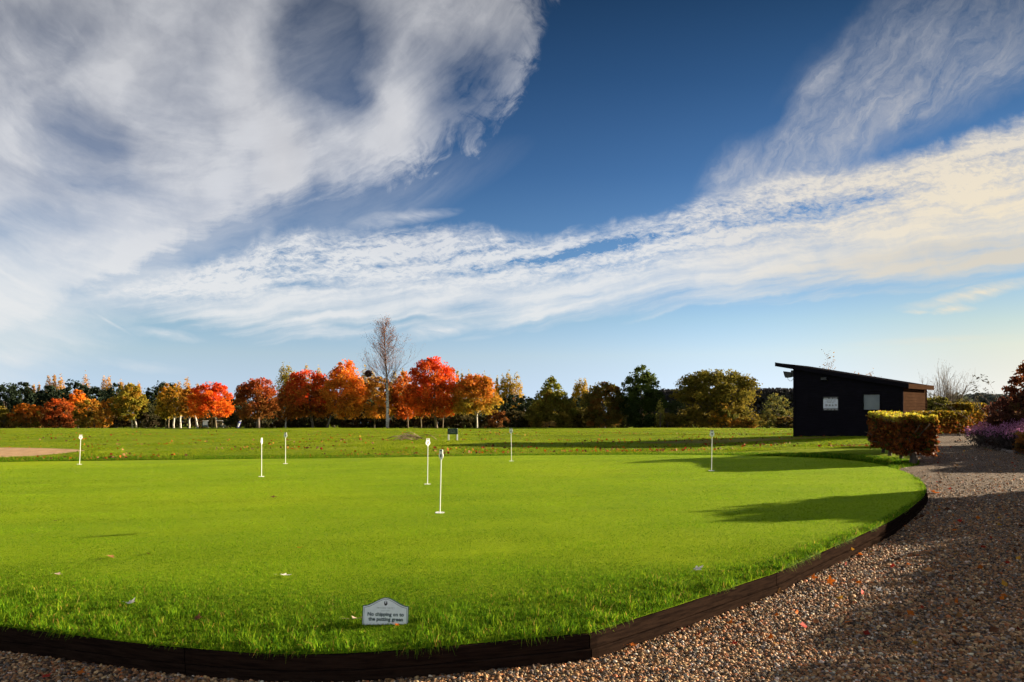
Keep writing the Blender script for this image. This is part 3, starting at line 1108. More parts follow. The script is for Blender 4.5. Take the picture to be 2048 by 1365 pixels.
def crown_cloud(rng, W, D, zb, H, n, nclump, shape, cr, top, low, jit=.22, lean=0.0, third=None, lightside=None, open_=0.0):
    """Points and own colours of a crown between zb and H, W and D half wide, gathered in clumps."""
    f = PROFILE[shape]
    t = rng.uniform(-.94, .96, nclump * 6)
    t = t[rng.uniform(0, 1, len(t)) < .15 + .85 * f(t)][:nclump]
    m = len(t)
    a = rng.uniform(0, 2 * np.pi, m)
    rr = np.sqrt(rng.uniform(.10, 1, m)) * f(t) * (1 - cr * .30) * rng.uniform(.88, 1.06, m)
    cx, cy, cz = rr * np.cos(a) * W, rr * np.sin(a) * D, (zb + H) / 2 + t * (H - zb) / 2 * (1 - cr * .35)
    cr_ = cr * rng.uniform(.55, 1.3, m) * (.55 + .45 * f(t))
    w = cr_ ** 2
    idx = rng.choice(m, n, p=w / w.sum())
    d = rng.normal(size=(n, 3)); d /= np.linalg.norm(d, axis=1)[:, None]
    r = rng.uniform(0, 1, n) ** .45
    ex, ey, ez = W * cr_[idx], D * cr_[idx], min((H - zb) / 2, W * 1.15) * cr_[idx] * .8
    P = np.stack([cx[idx] + d[:, 0] * r * ex, cy[idx] + d[:, 1] * r * ey, cz[idx] + d[:, 2] * r * ez], -1)
    rel = np.clip((P[:, 2] - zb) / (H - zb), 0, 1)
    P[:, 0] += lean * rel * W
    mixv = np.clip(rel * 1.5 - .32 + rng.normal(0, .28, m)[idx] + rng.normal(0, .12, n), 0, 1)[:, None]
    T = np.array(low) * (1 - mixv) + np.array(top) * mixv
    if third is not None:
        q = (np.clip(rng.normal(.12, .35, m)[idx] + (d[:, 0] * .25 if lightside else 0), 0, 1))[:, None]
        T = T * (1 - q) + np.array(third) * q
    T = T * rng.uniform(1 - jit, 1 + jit, (n, 1)) * rng.uniform(.92, 1.08, (n, 3)) * rng.uniform(.62, 1.2, m)[idx][:, None]
    # part of the leaves fill the crown evenly, a few stray outside the clumps
    m2 = int(n * .13)
    tt = rng.uniform(-.97, .97, m2 * 4)
    tt = tt[rng.uniform(0, 1, len(tt)) < f(tt) ** 1.5 + .03][:m2]
    m2 = len(tt)
    aa = rng.uniform(0, 2 * np.pi, m2)
    r2 = rng.uniform(0, 1, m2) ** .42 * f(tt) * rng.uniform(.85, 1.06, m2)
    P[:m2] = np.stack([r2 * np.cos(aa) * W + lean * W * (tt + 1) / 2, r2 * np.sin(aa) * D, (zb + H) / 2 + tt * (H - zb) / 2], -1)
    mv = np.clip((tt + 1) * .75 - .32 + rng.normal(0, .25, m2), 0, 1)[:, None]
    T[:m2] = (np.array(low) * (1 - mv) + np.array(top) * mv) * rng.uniform(1 - jit, 1 + jit, (m2, 1))
    return P, T, np.stack([cx + lean * np.clip((cz - zb) / (H - zb), 0, 1) * W, cy, cz], -1)


def tree(name, label, cat, px, d, top, half, low_py, cols, shape='maple', n=5200, nclump=60, cr=.27, leaf=.15, group=None, stems=None, bark_m=None, seed=None, depth=.9,
         third=None, lean=0.0, trunk_r=.16, crown='crown', mat=None, base_px=None, limbs=16, xy=None, zfix=None):
    """A broad-leaved tree or bush: px = photo column of its crown, top/low_py = photo rows of the crown's top and underside."""
    seed = seed if seed is not None else int(px * 7 + d * 13)
    rng = np.random.default_rng(seed)
    if xy is None:
        base = at(px, d)
    else:
        base = Vector((xy[0], xy[1], gz(*xy))); d = xy[1]
    H = z_at(top, d) - base.z if zfix is None else zfix[1]
    zb = max(.02, z_at(low_py, d) - base.z) if zfix is None else zfix[0]
    W = half / FPX * d
    n = int(n * 1.8); nclump = int(nclump * 1.7); cr = cr * .78; leaf = leaf * .9
    root = empty(name, base)
    tag(root, label, cat, group)
    P, T, CC = crown_cloud(rng, W, W * depth, zb, H, n, nclump, shape, cr, cols[0], cols[1], third=third, lean=lean)
    cards(crown, P, leaf, T, rng, mat or MAT_LEAF, root)
    mb = MB()
    offs = stems or [0.0]
    for so in offs:
        sx = so / FPX * d
        topz = zb + (H - zb) * .55
        P2 = limb_path((sx, 0, -.15), (sx * .35 + rng.normal(0, .15), 0, topz), 0, rng, 7, .012)
        mb.tube(P2, [trunk_r * (1.25 - .95 * k / 6) for k in range(7)], 7)
    order = rng.permutation(len(CC))[:limbs]
    for k in order:
        q = CC[k]
        z0 = zb + (min(q[2], H) - zb) * rng.uniform(.0, .45)
        mb.tube(limb_path((0, 0, max(.2, z0 * .95)), q, .06, rng, 5), [trunk_r * .42, trunk_r * .33, trunk_r * .24, trunk_r * .15, trunk_r * .07], 5)
    mb.build('trunk', bark_m or MAT_BARK, root, smooth=True)
    return root


def twiggy(rng, mb, p, dirv, length, r, depth, spread=.5, up=.12, tips=None, kids=(3, 5)):
    """A limb that keeps dividing into finer ones."""
    p = np.array(p, float); dirv = np.array(dirv, float); dirv /= np.linalg.norm(dirv)
    k = 4
    pts = [p]
    dv = dirv.copy()
    for i in range(k):
        dv = dv + rng.normal(0, .10, 3) + np.array([0, 0, up * .35])
        dv /= np.linalg.norm(dv)
        pts.append(pts[-1] + dv * length / k)
    mb.tube(pts, [r * (1 - .62 * i / k) for i in range(k + 1)], 5 if depth > 1 else 3, cap=False)
    if depth <= 0:
        if tips is not None:
            tips += pts[1:]
        return
    for _ in range(rng.integers(*kids)):
        i = rng.integers(1, k + 1)
        nd = dv + rng.normal(0, spread, 3) + np.array([0, 0, up])
        twiggy(rng, mb, pts[i], nd, length * rng.uniform(.5, .78), max(r * .45, .004), depth - 1, spread, up, tips, kids)


RED, SCARLET, ORANGE = (.55, .045, .012), (.68, .075, .014), (.72, .20, .018)
AMBER, GOLD, OLIVE = (.60, .25, .022), (.50, .31, .045), (.20, .165, .02)
RUST, BROWN, DKGREEN = (.26, .085, .016), (.13, .062, .018), (.022, .032, .013)
MIDGREEN, YGREEN = (.055, .075, .016), (.20, .19, .025)

# ------------------------------------------------------------------ the coloured trees of the middle row
grp = 'autumn trees in the row across the course'
tree('maple_tree', 'round scarlet maple with two thin pale stems beside the golf carts', 'tree', 422, 108, 763, 46, 837, (SCARLET, ORANGE), group=grp, stems=[3, 11], bark_m=MAT_BARK_PALE, trunk_r=.13, leaf=.17, third=RED)
tree('maple_tree', 'dusky red-brown maple with a dark trunk and domed crown standing alone', 'tree', 516, 90, 755, 46, 839, ((0.432, 0.081, 0.020), (0.203, 0.084, 0.019)), group=grp, trunk_r=.22, third=RUST)
tree('maple_tree', 'domed maple with a red top and rusty orange skirt in front of tall poplars', 'tree', 616, 86, 739, 58, 837, ((0.675, 0.074, 0.016), (0.405, 0.149, 0.020)), group=grp, third=RUST, stems=[10], bark_m=MAT_BARK_PALE, n=6500, nclump=75)
tree('maple_tree', 'tallest bright orange maple left of the bare birch', 'tree', 691, 85, 716, 50, 841, ((0.780, 0.203, 0.020), (0.780, 0.338, 0.041)), group=grp, third=(0.486, 0.162, 0.020), stems=[-38], bark_m=MAT_BARK_PALE, n=7000, nclump=80, shape='egg', trunk_r=.12)
tree('field_maple', 'loose amber tree with a slender stem directly behind the bare birch', 'tree', 752, 87, 752, 43, 839, ((0.459, 0.230, 0.041), (0.743, 0.338, 0.041)), group=grp, third=(0.338, 0.203, 0.041), stems=[-3], bark_m=MAT_BARK_PALE, n=3600, trunk_r=.08, cr=.22)
tree('maple_tree', 'narrow rusty orange tree with a crooked stem between birch and tall red maple', 'tree', 808, 88, 738, 35, 841, ((0.513, 0.162, 0.027), (0.621, 0.135, 0.019)), group=grp, third=RUST, stems=[8], bark_m=MAT_BARK_PALE, shape='egg', n=3600, trunk_r=.09)
tree('maple_tree', 'largest flame red maple right of the bare birch with curved pale trunk', 'tree', 863, 84, 711, 55, 836, ((0.756, 0.078, 0.016), (0.702, 0.162, 0.019)), group=grp, third=(0.378, 0.095, 0.020), stems=[10], bark_m=MAT_BARK_PALE, n=7800, nclump=85, trunk_r=.16)
tree('field_maple', 'olive and orange tree with thin white stem at right end of the maples', 'tree', 951, 84, 747, 53, 831, ((0.567, 0.162, 0.022), (0.324, 0.230, 0.027)), group=grp, third=(0.648, 0.257, 0.027), stems=[3], bark_m=MAT_BIRCH, n=5600, nclump=66, trunk_r=.10)
tree('birch_sapling', 'young tree with a straight dark stem behind the largest red maple', 'tree', 842, 93, 765, 25, 838, ((0.486, 0.162, 0.020), (0.405, 0.216, 0.027)), group=grp, stems=[0], bark_m=MAT_BARK_PALE, n=1500, nclump=30, trunk_r=.08)
tree('birch_sapling', 'young yellowing tree with slim stem between the red and the olive maple', 'tree', 888, 92, 770, 27, 835, ((0.405, 0.203, 0.027), (0.405, 0.297, 0.041)), group=grp, stems=[-3], bark_m=MAT_BARK_PALE, n=1500, nclump=30, trunk_r=.08)
tree('birch_sapling', 'thin white-stemmed young tree between the dusky and the red-topped maple', 'tree', 571, 86, 770, 20, 843, ((0.378, 0.095, 0.020), (0.270, 0.108, 0.020)), group=grp, stems=[0], bark_m=MAT_BIRCH, n=1100, nclump=24, trunk_r=.07)

# the tall bare birch
rng = np.random.default_rng(4)
base = at(774, 82)
birch = empty('birch_tree', base)
tag(birch, 'tall nearly bare birch with a white trunk and thin brown twigs', 'tree', grp)
HB = z_at(630, 82) - base.z
mb = MB()
tp = [(0.05 - .28 * t + .10 * math.sin(t * 5), 0, -.2 + t * HB * .90) for t in np.linspace(0, 1, 12)]
mb.tube(tp, [.20 * (1 - .9 * t) + .012 for t in np.linspace(0, 1, 12)], 8)
mb.build('trunk', MAT_BIRCH, birch, smooth=True)
mb = MB(); tips = []
for k in range(84):
    t = rng.uniform(.36, .99)
    i = t * 11
    p = np.array(tp[int(i)]) * (1 - i % 1) + np.array(tp[min(11, int(i) + 1)]) * (i % 1)
    a = rng.uniform(0, 6.283)
    L = (1.0 - t) * 3.2 + .8
    elev = .75 if t < .6 else 1.3
    twiggy(rng, mb, p, (math.cos(a), math.sin(a), elev), L * rng.uniform(.7, 1.1), .028 * (1.15 - t) + .010, 3, .34, .16, tips, (3, 5))
mb.build('twigs', MAT_TWIG, birch)
tips = np.array([tuple(q) for q in tips])
sel = rng.choice(len(tips), min(len(tips), 1700), replace=False)
cards('crown', tips[sel] + rng.normal(0, .06, (len(sel), 3)), .05, np.array((.34, .15, .07)) * rng.uniform(.6, 1.4, (len(sel), 1)), rng, MAT_LEAF, birch)
# dark ball of twigs lodged in it
q = Vector(((738 - 1024) / FPX * 82, 81.6, z_at(748, 82)))
P = rng.normal(size=(900, 3)); P /= np.linalg.norm(P, axis=1)[:, None]; P *= (.40 * rng.uniform(.3, 1, 900) ** .4)[:, None]
ball = cards('twig_nest', P, .10, np.array((.10, .045, .04)) * rng.uniform(.6, 1.4, (900, 1)), rng, MAT_DARKLEAF)
ball.location = q
tag(ball, 'dark round clump of twigs lodged on the left of the bare birch', 'nest')
mb = MB()

# ------------------------------------------------------------------ broad trees on the right of the middle distance
grp = 'olive trees right of the maples'
tree('hornbeam_tree', 'olive brown pointed tree reaching the ground right of the maples', 'tree', 1102, 80, 750, 56, 858, ((0.172, 0.182, 0.021), (0.162, 0.129, 0.021)), 'cone', 7000, 80, .25, .15, grp, third=(0.204, 0.134, 0.021))
tree('hornbeam_tree', 'brown-green rounded tree joined to the left side of the dark tall tree', 'tree', 1208, 80, 762, 50, 858, ((0.122, 0.104, 0.019), (0.112, 0.092, 0.019)), 'bush', 6000, 70, .25, .15, grp, third=RUST)
tree('holm_oak', 'darkest tall narrow green tree in the middle distance', 'tree', 1282, 79, 727, 50, 858, ((0.077, 0.104, 0.019), (0.031, 0.048, 0.014)), 'egg', 6800, 80, .23, .14, grp, third=(0.036, 0.055, 0.014))
tree('oak_tree', 'widest spreading brown-green oak left of the black shed', 'tree', 1434, 78, 737, 94, 858, ((0.153, 0.129, 0.019), (0.172, 0.122, 0.019)), 'oak', 12500, 120, .20, .15, grp, third=(0.101, 0.104, 0.019), trunk_r=.3, limbs=30)
tree('young_birch', 'small golden sapling in front of the spreading oak', 'tree', 1446, 75, 806, 30, 858, (GOLD, AMBER), 'egg', 900, 34, .22, .11, grp, third=YGREEN, trunk_r=.05)
tree('amber_bush', 'low orange bush at the foot of the spreading oak', 'bush', 1487, 75, 838, 26, 860, ((0.407, 0.182, 0.031), (0.285, 0.146, 0.031)), 'bush', 700, 20, .3, .11, grp)
tree('amber_bush', 'low tan bush at the foot of the olive pointed tree', 'bush', 1098, 76, 841, 17, 860, ((0.427, 0.268, 0.062), (0.305, 0.182, 0.052)), 'bush', 450, 16, .3, .10, grp)
tree('yellow_sapling', 'thin pale yellow sapling between the dark tree and the oak', 'tree', 1320, 76, 794, 10, 858, ((0.325, 0.293, 0.062), (0.204, 0.182, 0.041)), 'column', 420, 20, .4, .10, grp, trunk_r=.04)
tree('brown_bush', 'brown bush between the dark tall tree and the oak', 'bush', 1336, 78, 826, 30, 860, ((0.162, 0.122, 0.021), (0.101, 0.073, 0.019)), 'bush', 1300, 30, .3, .13, grp)
tree('brown_bush', 'dark brown bush between the pointed tree and the rounded tree', 'bush', 1158, 82, 815, 26, 860, ((0.132, 0.109, 0.021), (0.092, 0.073, 0.019)), 'bush', 1300, 30, .3, .13, grp)
tree('thin_tree', 'sparse grey-olive tree between the oak and the black shed', 'tree', 1552, 72, 786, 34, 858, ((0.132, 0.140, 0.046), (0.122, 0.122, 0.031)), 'maple', 2600, 60, .2, .09, grp, third=(0.305, 0.218, 0.031), trunk_r=.09, limbs=40)
tree('brown_bush', 'low dark bush touching the left wall of the black shed', 'bush', 1573, 66, 832, 26, 862, ((0.122, 0.073, 0.019), (0.061, 0.055, 0.019)), 'bush', 1300, 30, .3, .11, grp)

# ------------------------------------------------------------------ left group: birches, coloured bushes
grp = 'birches and coloured trees on the left'
tree('birch_tree', 'tallest yellow-olive birch with white leaning stems in front of the dark wood', 'tree', 258, 128, 764, 38, 842, ((0.338, 0.247, 0.026), (0.221, 0.195, 0.026)), 'egg', 5200, 70, .22, .2, grp, stems=[8, 16], bark_m=MAT_BIRCH, third=AMBER, trunk_r=.14)
tree('birch_tree', 'amber birch at left of the white-stemmed group', 'tree', 333, 126, 766, 25, 840, ((0.520, 0.247, 0.026), (0.338, 0.247, 0.026)), 'egg', 3600, 60, .22, .19, grp, stems=[-2, 4], bark_m=MAT_BARK_PALE, third=OLIVE, trunk_r=.12)
tree('birch_tree', 'olive gold birch with the straightest white stem of the group', 'tree', 352, 124, 766, 24, 836, ((0.494, 0.234, 0.026), (0.390, 0.234, 0.026)), 'egg', 3400, 60, .22, .19, grp, stems=[-5, 9], bark_m=MAT_BIRCH, third=OLIVE, trunk_r=.16)
tree('birch_tree', 'orange birch with forked white stem next to the scarlet maple', 'tree', 379, 122, 772, 24, 838, ((0.546, 0.208, 0.026), (0.442, 0.195, 0.026)), 'egg', 3200, 60, .22, .19, grp, stems=[-1, 17], bark_m=MAT_BIRCH, third=OLIVE, trunk_r=.17)
tree('dark_bush', 'dark green bush between the tall yellow birch and the amber birch', 'bush', 292, 130, 800, 24, 858, ((0.052, 0.058, 0.021), (0.052, 0.039, 0.021)), 'bush', 1700, 36, .28, .2, grp)
tree('amber_tree', 'bright orange-topped tree standing above the dull red one', 'tree', 156, 136, 778, 20, 838, (ORANGE, AMBER), 'maple', 2200, 40, .26, .2, grp)
tree('amber_tree', 'olive tree with orange shoulders right of the bright orange top', 'tree', 178, 130, 796, 28, 858, ((0.546, 0.234, 0.026), (0.195, 0.156, 0.026)), 'bush', 3000, 50, .26, .2, grp, third=OLIVE)
tree('maple_tree', 'dull dark red rounded tree on the left', 'tree', 117, 132, 796, 33, 858, ((0.520, 0.098, 0.018), (0.195, 0.065, 0.021)), 'bush', 3200, 50, .26, .2, grp, third=RUST)
tree('amber_bush', 'low orange rounded bush in front of the dark wood at far left', 'bush', 52, 134, 806, 31, 858, (ORANGE, (0.182, 0.104, 0.023)), 'bush', 2800, 46, .26, .2, grp, third=OLIVE)
tree('olive_bush', 'olive bush cut by the left edge of the view', 'bush', 4, 134, 812, 16, 858, ((0.286, 0.221, 0.026), (0.143, 0.091, 0.023)), 'bush', 1400, 30, .28, .2, grp)
tree('amber_tree', 'small orange tree with drooping skirt left of the tall yellow birch', 'tree', 208, 126, 800, 19, 858, ((0.546, 0.208, 0.026), (0.598, 0.286, 0.039)), 'egg', 1700, 40, .24, .19, grp, third=OLIVE)
tree('amber_bush', 'little golden bush at the ground below the olive tree', 'bush', 190, 122, 838, 12, 860, (GOLD, AMBER), 'bush', 500, 16, .3, .15, grp)

# ------------------------------------------------------------------ dark wood at the far left, hedgerow behind the row
grp = 'dark evergreens of the wood at the left'
spec = [(12, 764, 30), (44, 762, 26), (74, 776, 24), (98, 770, 24), (125, 778, 24), (145, 756, 22), (168, 768, 22), (190, 772, 22), (214, 776, 22), (232, 764, 20), (302, 772, 22), (322, 761, 24), (345, 764, 22), (402, 792, 22), (455, 790, 20)]
names = ['first', 'second', 'third', 'fourth', 'fifth', 'sixth', 'seventh', 'eighth', 'ninth', 'tenth', 'eleventh', 'twelfth', 'thirteenth', 'fourteenth', 'fifteenth', 'sixteenth', 'seventeenth', 'eighteenth', 'nineteenth', 'twentieth']
for i, (px, top, hw) in enumerate(spec):
    tree('pine_tree', f'dark evergreen, {names[i]} from the left along the skyline of the dark wood', 'tree', px, 190 + (i % 3) * 9, top, hw, 866, ((.022, .034, .018), (.014, .022, .014)), 'bush', 2600, 44, .26, .34, grp, mat=MAT_DARKLEAF, trunk_r=.3, limbs=6)

grp = 'dark trees behind the coloured row'
spec = [(478, 800, 26), (548, 796, 28), (590, 798, 24), (640, 795, 28), (700, 800, 30), (745, 798, 26), (790, 800, 28), (840, 800, 28), (890, 796, 28), (940, 800, 30), (985, 796, 24), (1022, 786, 26), (1050, 790, 22), (1075, 792, 20), (1150, 792, 26), (1180, 800, 26), (1355, 800, 26)]
for i, (px, top, hw) in enumerate(spec):
    tree('evergreen_tree', f'dark green tree, {names[i]} from the left in the shaded belt behind the coloured row', 'tree', px, 118 + (i % 4) * 3, top, hw, 862, ((.030, .040, .016), (.022, .028, .014)), 'bush', 1900, 40, .26, .22, grp, mat=MAT_DARKLEAF, trunk_r=.2, limbs=5)

grp = 'scrub bushes of the low hedgerow'
i = 0
rng = np.random.default_rng(21)
for px in list(range(-4, 440, 40)) + list(range(490, 1070, 36)) + list(range(1076, 1580, 42)):
    dd = 150 if px < 440 else 100
    c = [((.085, .065, .02), (.05, .042, .018)), ((.06, .06, .02), (.045, .04, .018)), ((.11, .065, .022), (.06, .04, .018)), ((.07, .055, .022), (.04, .036, .018))][i % 4]
    top = rng.uniform(816, 828) if px < 980 or px > 1040 else 820
    if 990 < px < 1030:
        c = ((.28, .10, .025), (.14, .06, .02))
    side = 'left of the scarlet maple' if px < 440 else ('behind the maple trunks' if px < 1070 else 'behind the oak and its neighbours')
    k = i if px < 440 else (i - 12 if px < 1070 else i - 29)
    tree('scrub_bush', f'low dull hedgerow bush, {names[k]} from the left of those {side}', 'bush', px, dd + rng.uniform(-3, 3), top, 26, 862, c, 'bush', 1100, 34, .27, .17 if px > 440 else .24, grp, limbs=4, trunk_r=.07)
    i += 1

# ------------------------------------------------------------------ poplars on the skyline
clusters = [   # where, tone, distance, (column, top row, half width)
    ('over the dark wood at far left', 'gold', 260, [(54, 763, 4), (67, 763, 4), (78, 763, 4), (97, 745, 5), (109, 741, 5), (122, 746, 6)]),
    ('above the dull red tree', 'pinkish gold', 260, [(170, 740, 7)]),
    ('left of the tall birch', 'gold', 260, [(208, 747, 6), (218, 748, 6), (242, 755, 6)]),
    ('above the white-stemmed birches', 'gold', 250, [(277, 761, 5), (358, 757, 5), (374, 750, 7), (395, 762, 6)]),
    ('left of the red-topped maple', 'yellow-green', 210, [(566, 720, 9), (578, 722, 9), (588, 731, 7)]),
    ('above the red-topped maple', 'pale gold', 240, [(613, 721, 7), (638, 727, 7)]),
    ('behind the bare birch', 'pale gold', 230, [(730, 728, 8), (744, 730, 7), (789, 733, 8), (806, 730, 8)]),
    ('right of the flame maple', 'pale gold', 230, [(915, 731, 4), (924, 735, 4), (938, 737, 5), (955, 742, 5), (969, 741, 5), (980, 749, 4)]),
    ('right of the maples', 'bright gold', 220, [(994, 748, 4), (1006, 745, 6), (1017, 738, 8), (1033, 739, 9)]),
    ('right of the pointed tree', 'bright gold', 220, [(1152, 758, 6), (1161, 753, 8), (1170, 752, 6)])]
tones = {'gold': ((0.567, 0.300, 0.048), (0.297, 0.188, 0.040)), 'pinkish gold': ((0.567, 0.300, 0.080), (0.324, 0.188, 0.056)), 'yellow-green': ((0.378, 0.288, 0.032), (0.324, 0.250, 0.024)), 'pale gold': ((0.432, 0.288, 0.056), (0.405, 0.250, 0.032)), 'bright gold': ((0.432, 0.300, 0.024), (0.540, 0.300, 0.020))}
for where, tone, dd, lst in clusters:
    for k, (px, top, hw) in enumerate(lst):
        lab = f'slim {tone} poplar {where}' if len(lst) == 1 else f'slim {tone} poplar {where}, {names[k]} of {["", "", "two", "three", "four", "five", "six"][len(lst)]} from the left'
        tree('poplar_tree', lab, 'tree', px, dd, top, hw * 1.75, 850, tones[tone], 'column', 1500, 150, .50, .26, 'slim poplars on the skyline', trunk_r=.12, limbs=4, depth=1.0)

# ------------------------------------------------------------------ far woods (read as one mass)
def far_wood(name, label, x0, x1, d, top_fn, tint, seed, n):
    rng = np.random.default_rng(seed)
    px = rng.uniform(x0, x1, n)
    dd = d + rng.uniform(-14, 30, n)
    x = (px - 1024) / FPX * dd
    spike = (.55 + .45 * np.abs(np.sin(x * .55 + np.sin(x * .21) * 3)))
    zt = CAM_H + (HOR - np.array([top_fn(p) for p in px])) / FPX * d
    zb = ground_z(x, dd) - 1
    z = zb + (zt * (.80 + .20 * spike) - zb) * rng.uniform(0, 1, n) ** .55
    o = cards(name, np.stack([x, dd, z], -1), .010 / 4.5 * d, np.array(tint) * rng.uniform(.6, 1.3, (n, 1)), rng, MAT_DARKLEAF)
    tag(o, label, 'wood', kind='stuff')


far_wood('far_wood', 'dark distant conifer plantation on the skyline left of the shed', 1290, 1640, 400, lambda p: 780 - (p - 1300) * .012, (.040, .038, .042), 31, 26000)
far_wood('far_wood', 'hazy distant wooded hill right of the shed', 1830, 2300, 520, lambda p: 797 - 9 * math.exp(-((p - 1955) / 40) ** 2) - 7 * math.exp(-((p - 2040) / 60) ** 2), (.075, .085, .085), 32, 26000)  # haze put into the pale grey-blue leaf colour
far_wood('far_wood', 'distant low wood on the skyline behind the dark belt', -700, 1290, 420, lambda p: 800, (.045, .048, .045), 33, 30000)


# ------------------------------------------------------------------ lettering
def text_mesh(s, size, thick=0.0, depth=.0006, align='CENTER', spacing=1.0):
    cu = bpy.data.curves.new('lettering', 'FONT')
    cu.body = s
    cu.size = size
    cu.align_x = align
    cu.offset = thick
    cu.extrude = depth
    cu.space_character = spacing
    cu.resolution_u = 3
    ob = bpy.data.objects.new('lettering', cu)
    COL.objects.link(ob)
    dg = bpy.context.evaluated_depsgraph_get()
    me = bpy.data.meshes.new_from_object(ob.evaluated_get(dg))
    bpy.data.objects.remove(ob)
    bpy.data.curves.remove(cu)
    me.materials.clear()
    return me


UPRIGHT = Matrix.Rotation(R(90), 4, 'X')     # lettering lies in x-y; stand it up facing -y
WHITE = plain('white painted metal', (.80, .80, .77), (.70, .70, .66), 30, .45)
BLACK_INK = plain('black ink', (.012, .013, .014), (.02, .02, .02), 30, .5)
DKGREEN_PAINT = plain('dark green paint', (.008, .035, .022), (.010, .045, .028), 14, .4)


def place(o, parent, loc, rot=None):
    o.parent = parent
    o.location = loc
    if rot is not None:
        o.rotation_euler = rot
    return o


# ------------------------------------------------------------------ hole markers on the green
def marker_meshes():
    p = MB()
    p.tube([(0, 0, .0), (0, 0, .75)], [.0072, .0066], 10)
    pole = p.mesh('pole', auto=R(40))
    h = MB()
    oc = [(.05 * math.cos(a), .80 + .052 * math.sin(a)) for a in np.linspace(-math.pi * .5 - .35, -math.pi * .5 + .35, 3)]
    right = [(.050 * math.cos(a), .80 + .050 * math.sin(a)) for a in np.linspace(-1.2, .75, 10)]
    left = [(-a, b) for a, b in reversed(right)]
    outer = [(.014, .735)] + right + [(.037, .865), (.034, .885)] + [(-.034, .885), (-.037, .865)] + left + [(-.014, .735)]
    h.prism(outer, -.005, .005, lambda a, b, d: (a, d, b))
    # grip slot: no hole cut, its shade painted as a dark block on both faces
    head = h.mesh('head')
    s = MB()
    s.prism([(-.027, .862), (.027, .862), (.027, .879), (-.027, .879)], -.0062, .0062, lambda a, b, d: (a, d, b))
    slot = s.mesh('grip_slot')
    r = MB()
    n = 28
    V = []
    for k in range(n):
        a = 2 * math.pi * k / n
        for rr, z in ((.054, .006), (.066, .006), (.066, -.02), (.054, -.09)):
            V.append((rr * math.cos(a), rr * math.sin(a), z))
    F = []
    for k in range(n):
        a, b = k * 4, ((k + 1) % n) * 4
        F += [(a, a + 1, b + 1, b), (a + 1, a + 2, b + 2, b + 1), (a, b, b + 3, a + 3)]
    r.add(V, F)
    f = MB()
    f.tube([(0, 0, .001), (0, 0, .004)], [.055, .055], 24)
    return pole, head, slot, r.mesh('cup_ring', smooth=False), f.mesh('cup_liner')


MP, MH, MS, MR, ML = marker_meshes()
SLOT = plain('painted slot shade', (.02, .02, .02), (.012, .012, .012), 30, .8)
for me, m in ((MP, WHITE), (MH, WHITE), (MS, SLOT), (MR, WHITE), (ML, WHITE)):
    me.materials.append(m)
GREYHEAD = plain('worn white plate', (.70, .72, .72), (.55, .58, .60), 40, .5)
markers = [
    (880, 9.53, -0.85, 2.0, '8', 'nearest white hole marker with a long thin paddle and white cup ring'),
    (855, 13.2, 0.62, 0.6, '7', 'white hole marker with a round sunlit paddle just left of the nearest one'),
    (1423, 14.9, -0.1, .8, '9', 'white hole marker standing in the hedge shadow on the right of the green'),
    (1023, 18.4, -.1, -1.0, '6', 'white hole marker at the back right of the dark green notice'),
    (159, 20.3, .6, 2.2, '1', 'white hole marker farthest left, leaning right near the bunker'),
    (571, 19.3, -.2, .0, '3', 'white hole marker at the back of the green, right of the edge-on one'),
    (523, 15.6, 1.53, .6, '2', 'white hole marker seen edge-on as a bare pole')]
for px, d, rz, lean, digit, lab in markers:
    x = (px - 1024) / FPX * d
    root = empty('hole_marker', (x, d, float(green_surf(x, d))), rz)
    root.rotation_euler = (0, R(lean), rz)
    tag(root, lab, 'hole marker', 'white hole markers on the putting green')
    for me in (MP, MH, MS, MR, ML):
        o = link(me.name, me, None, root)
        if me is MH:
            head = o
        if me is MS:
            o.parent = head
    me = text_mesh(digit, .062, .003)
    me.materials.append(BLACK_INK)
    o = link('number', me, None, head)
    o.location = (0, -.0065, .779); o.rotation_euler = (R(90), 0, 0)

# ------------------------------------------------------------------ the notice by the front edge
sx = (770 - 1024) / FPX * 4.62
sign = empty('notice_sign', (sx, 4.62, float(green_surf(sx, 4.62))), R(-2))
sign.rotation_euler = (R(-9), R(.8), R(-2))
tag(sign, 'small white arched sign reading No chipping on to the putting green', 'sign')
hw, sh, th = .157, .122, .178


def arch(k, inset=0.0, bottom=-.06):
    w = hw - inset
    top = []
    for t in np.linspace(1, 0, 15):
        s = t * t * (3 - 2 * t)
        z = th - inset - (th - sh) * (s ** .92) * 1.0
        top.append((t * w, z))
    pts = [(-w, bottom), (w, bottom)] + top + [(-a, b) for a, b in reversed(top[:-1])]
    return pts


def ring_between(mb, o1, o2, y):
    n = len(o1)
    V = [(a, y, b) for a, b in o1] + [(a, y, b) for a, b in o2]
    mb.add(V, [(i, (i + 1) % n, n + (i + 1) % n, n + i) for i in range(n)])


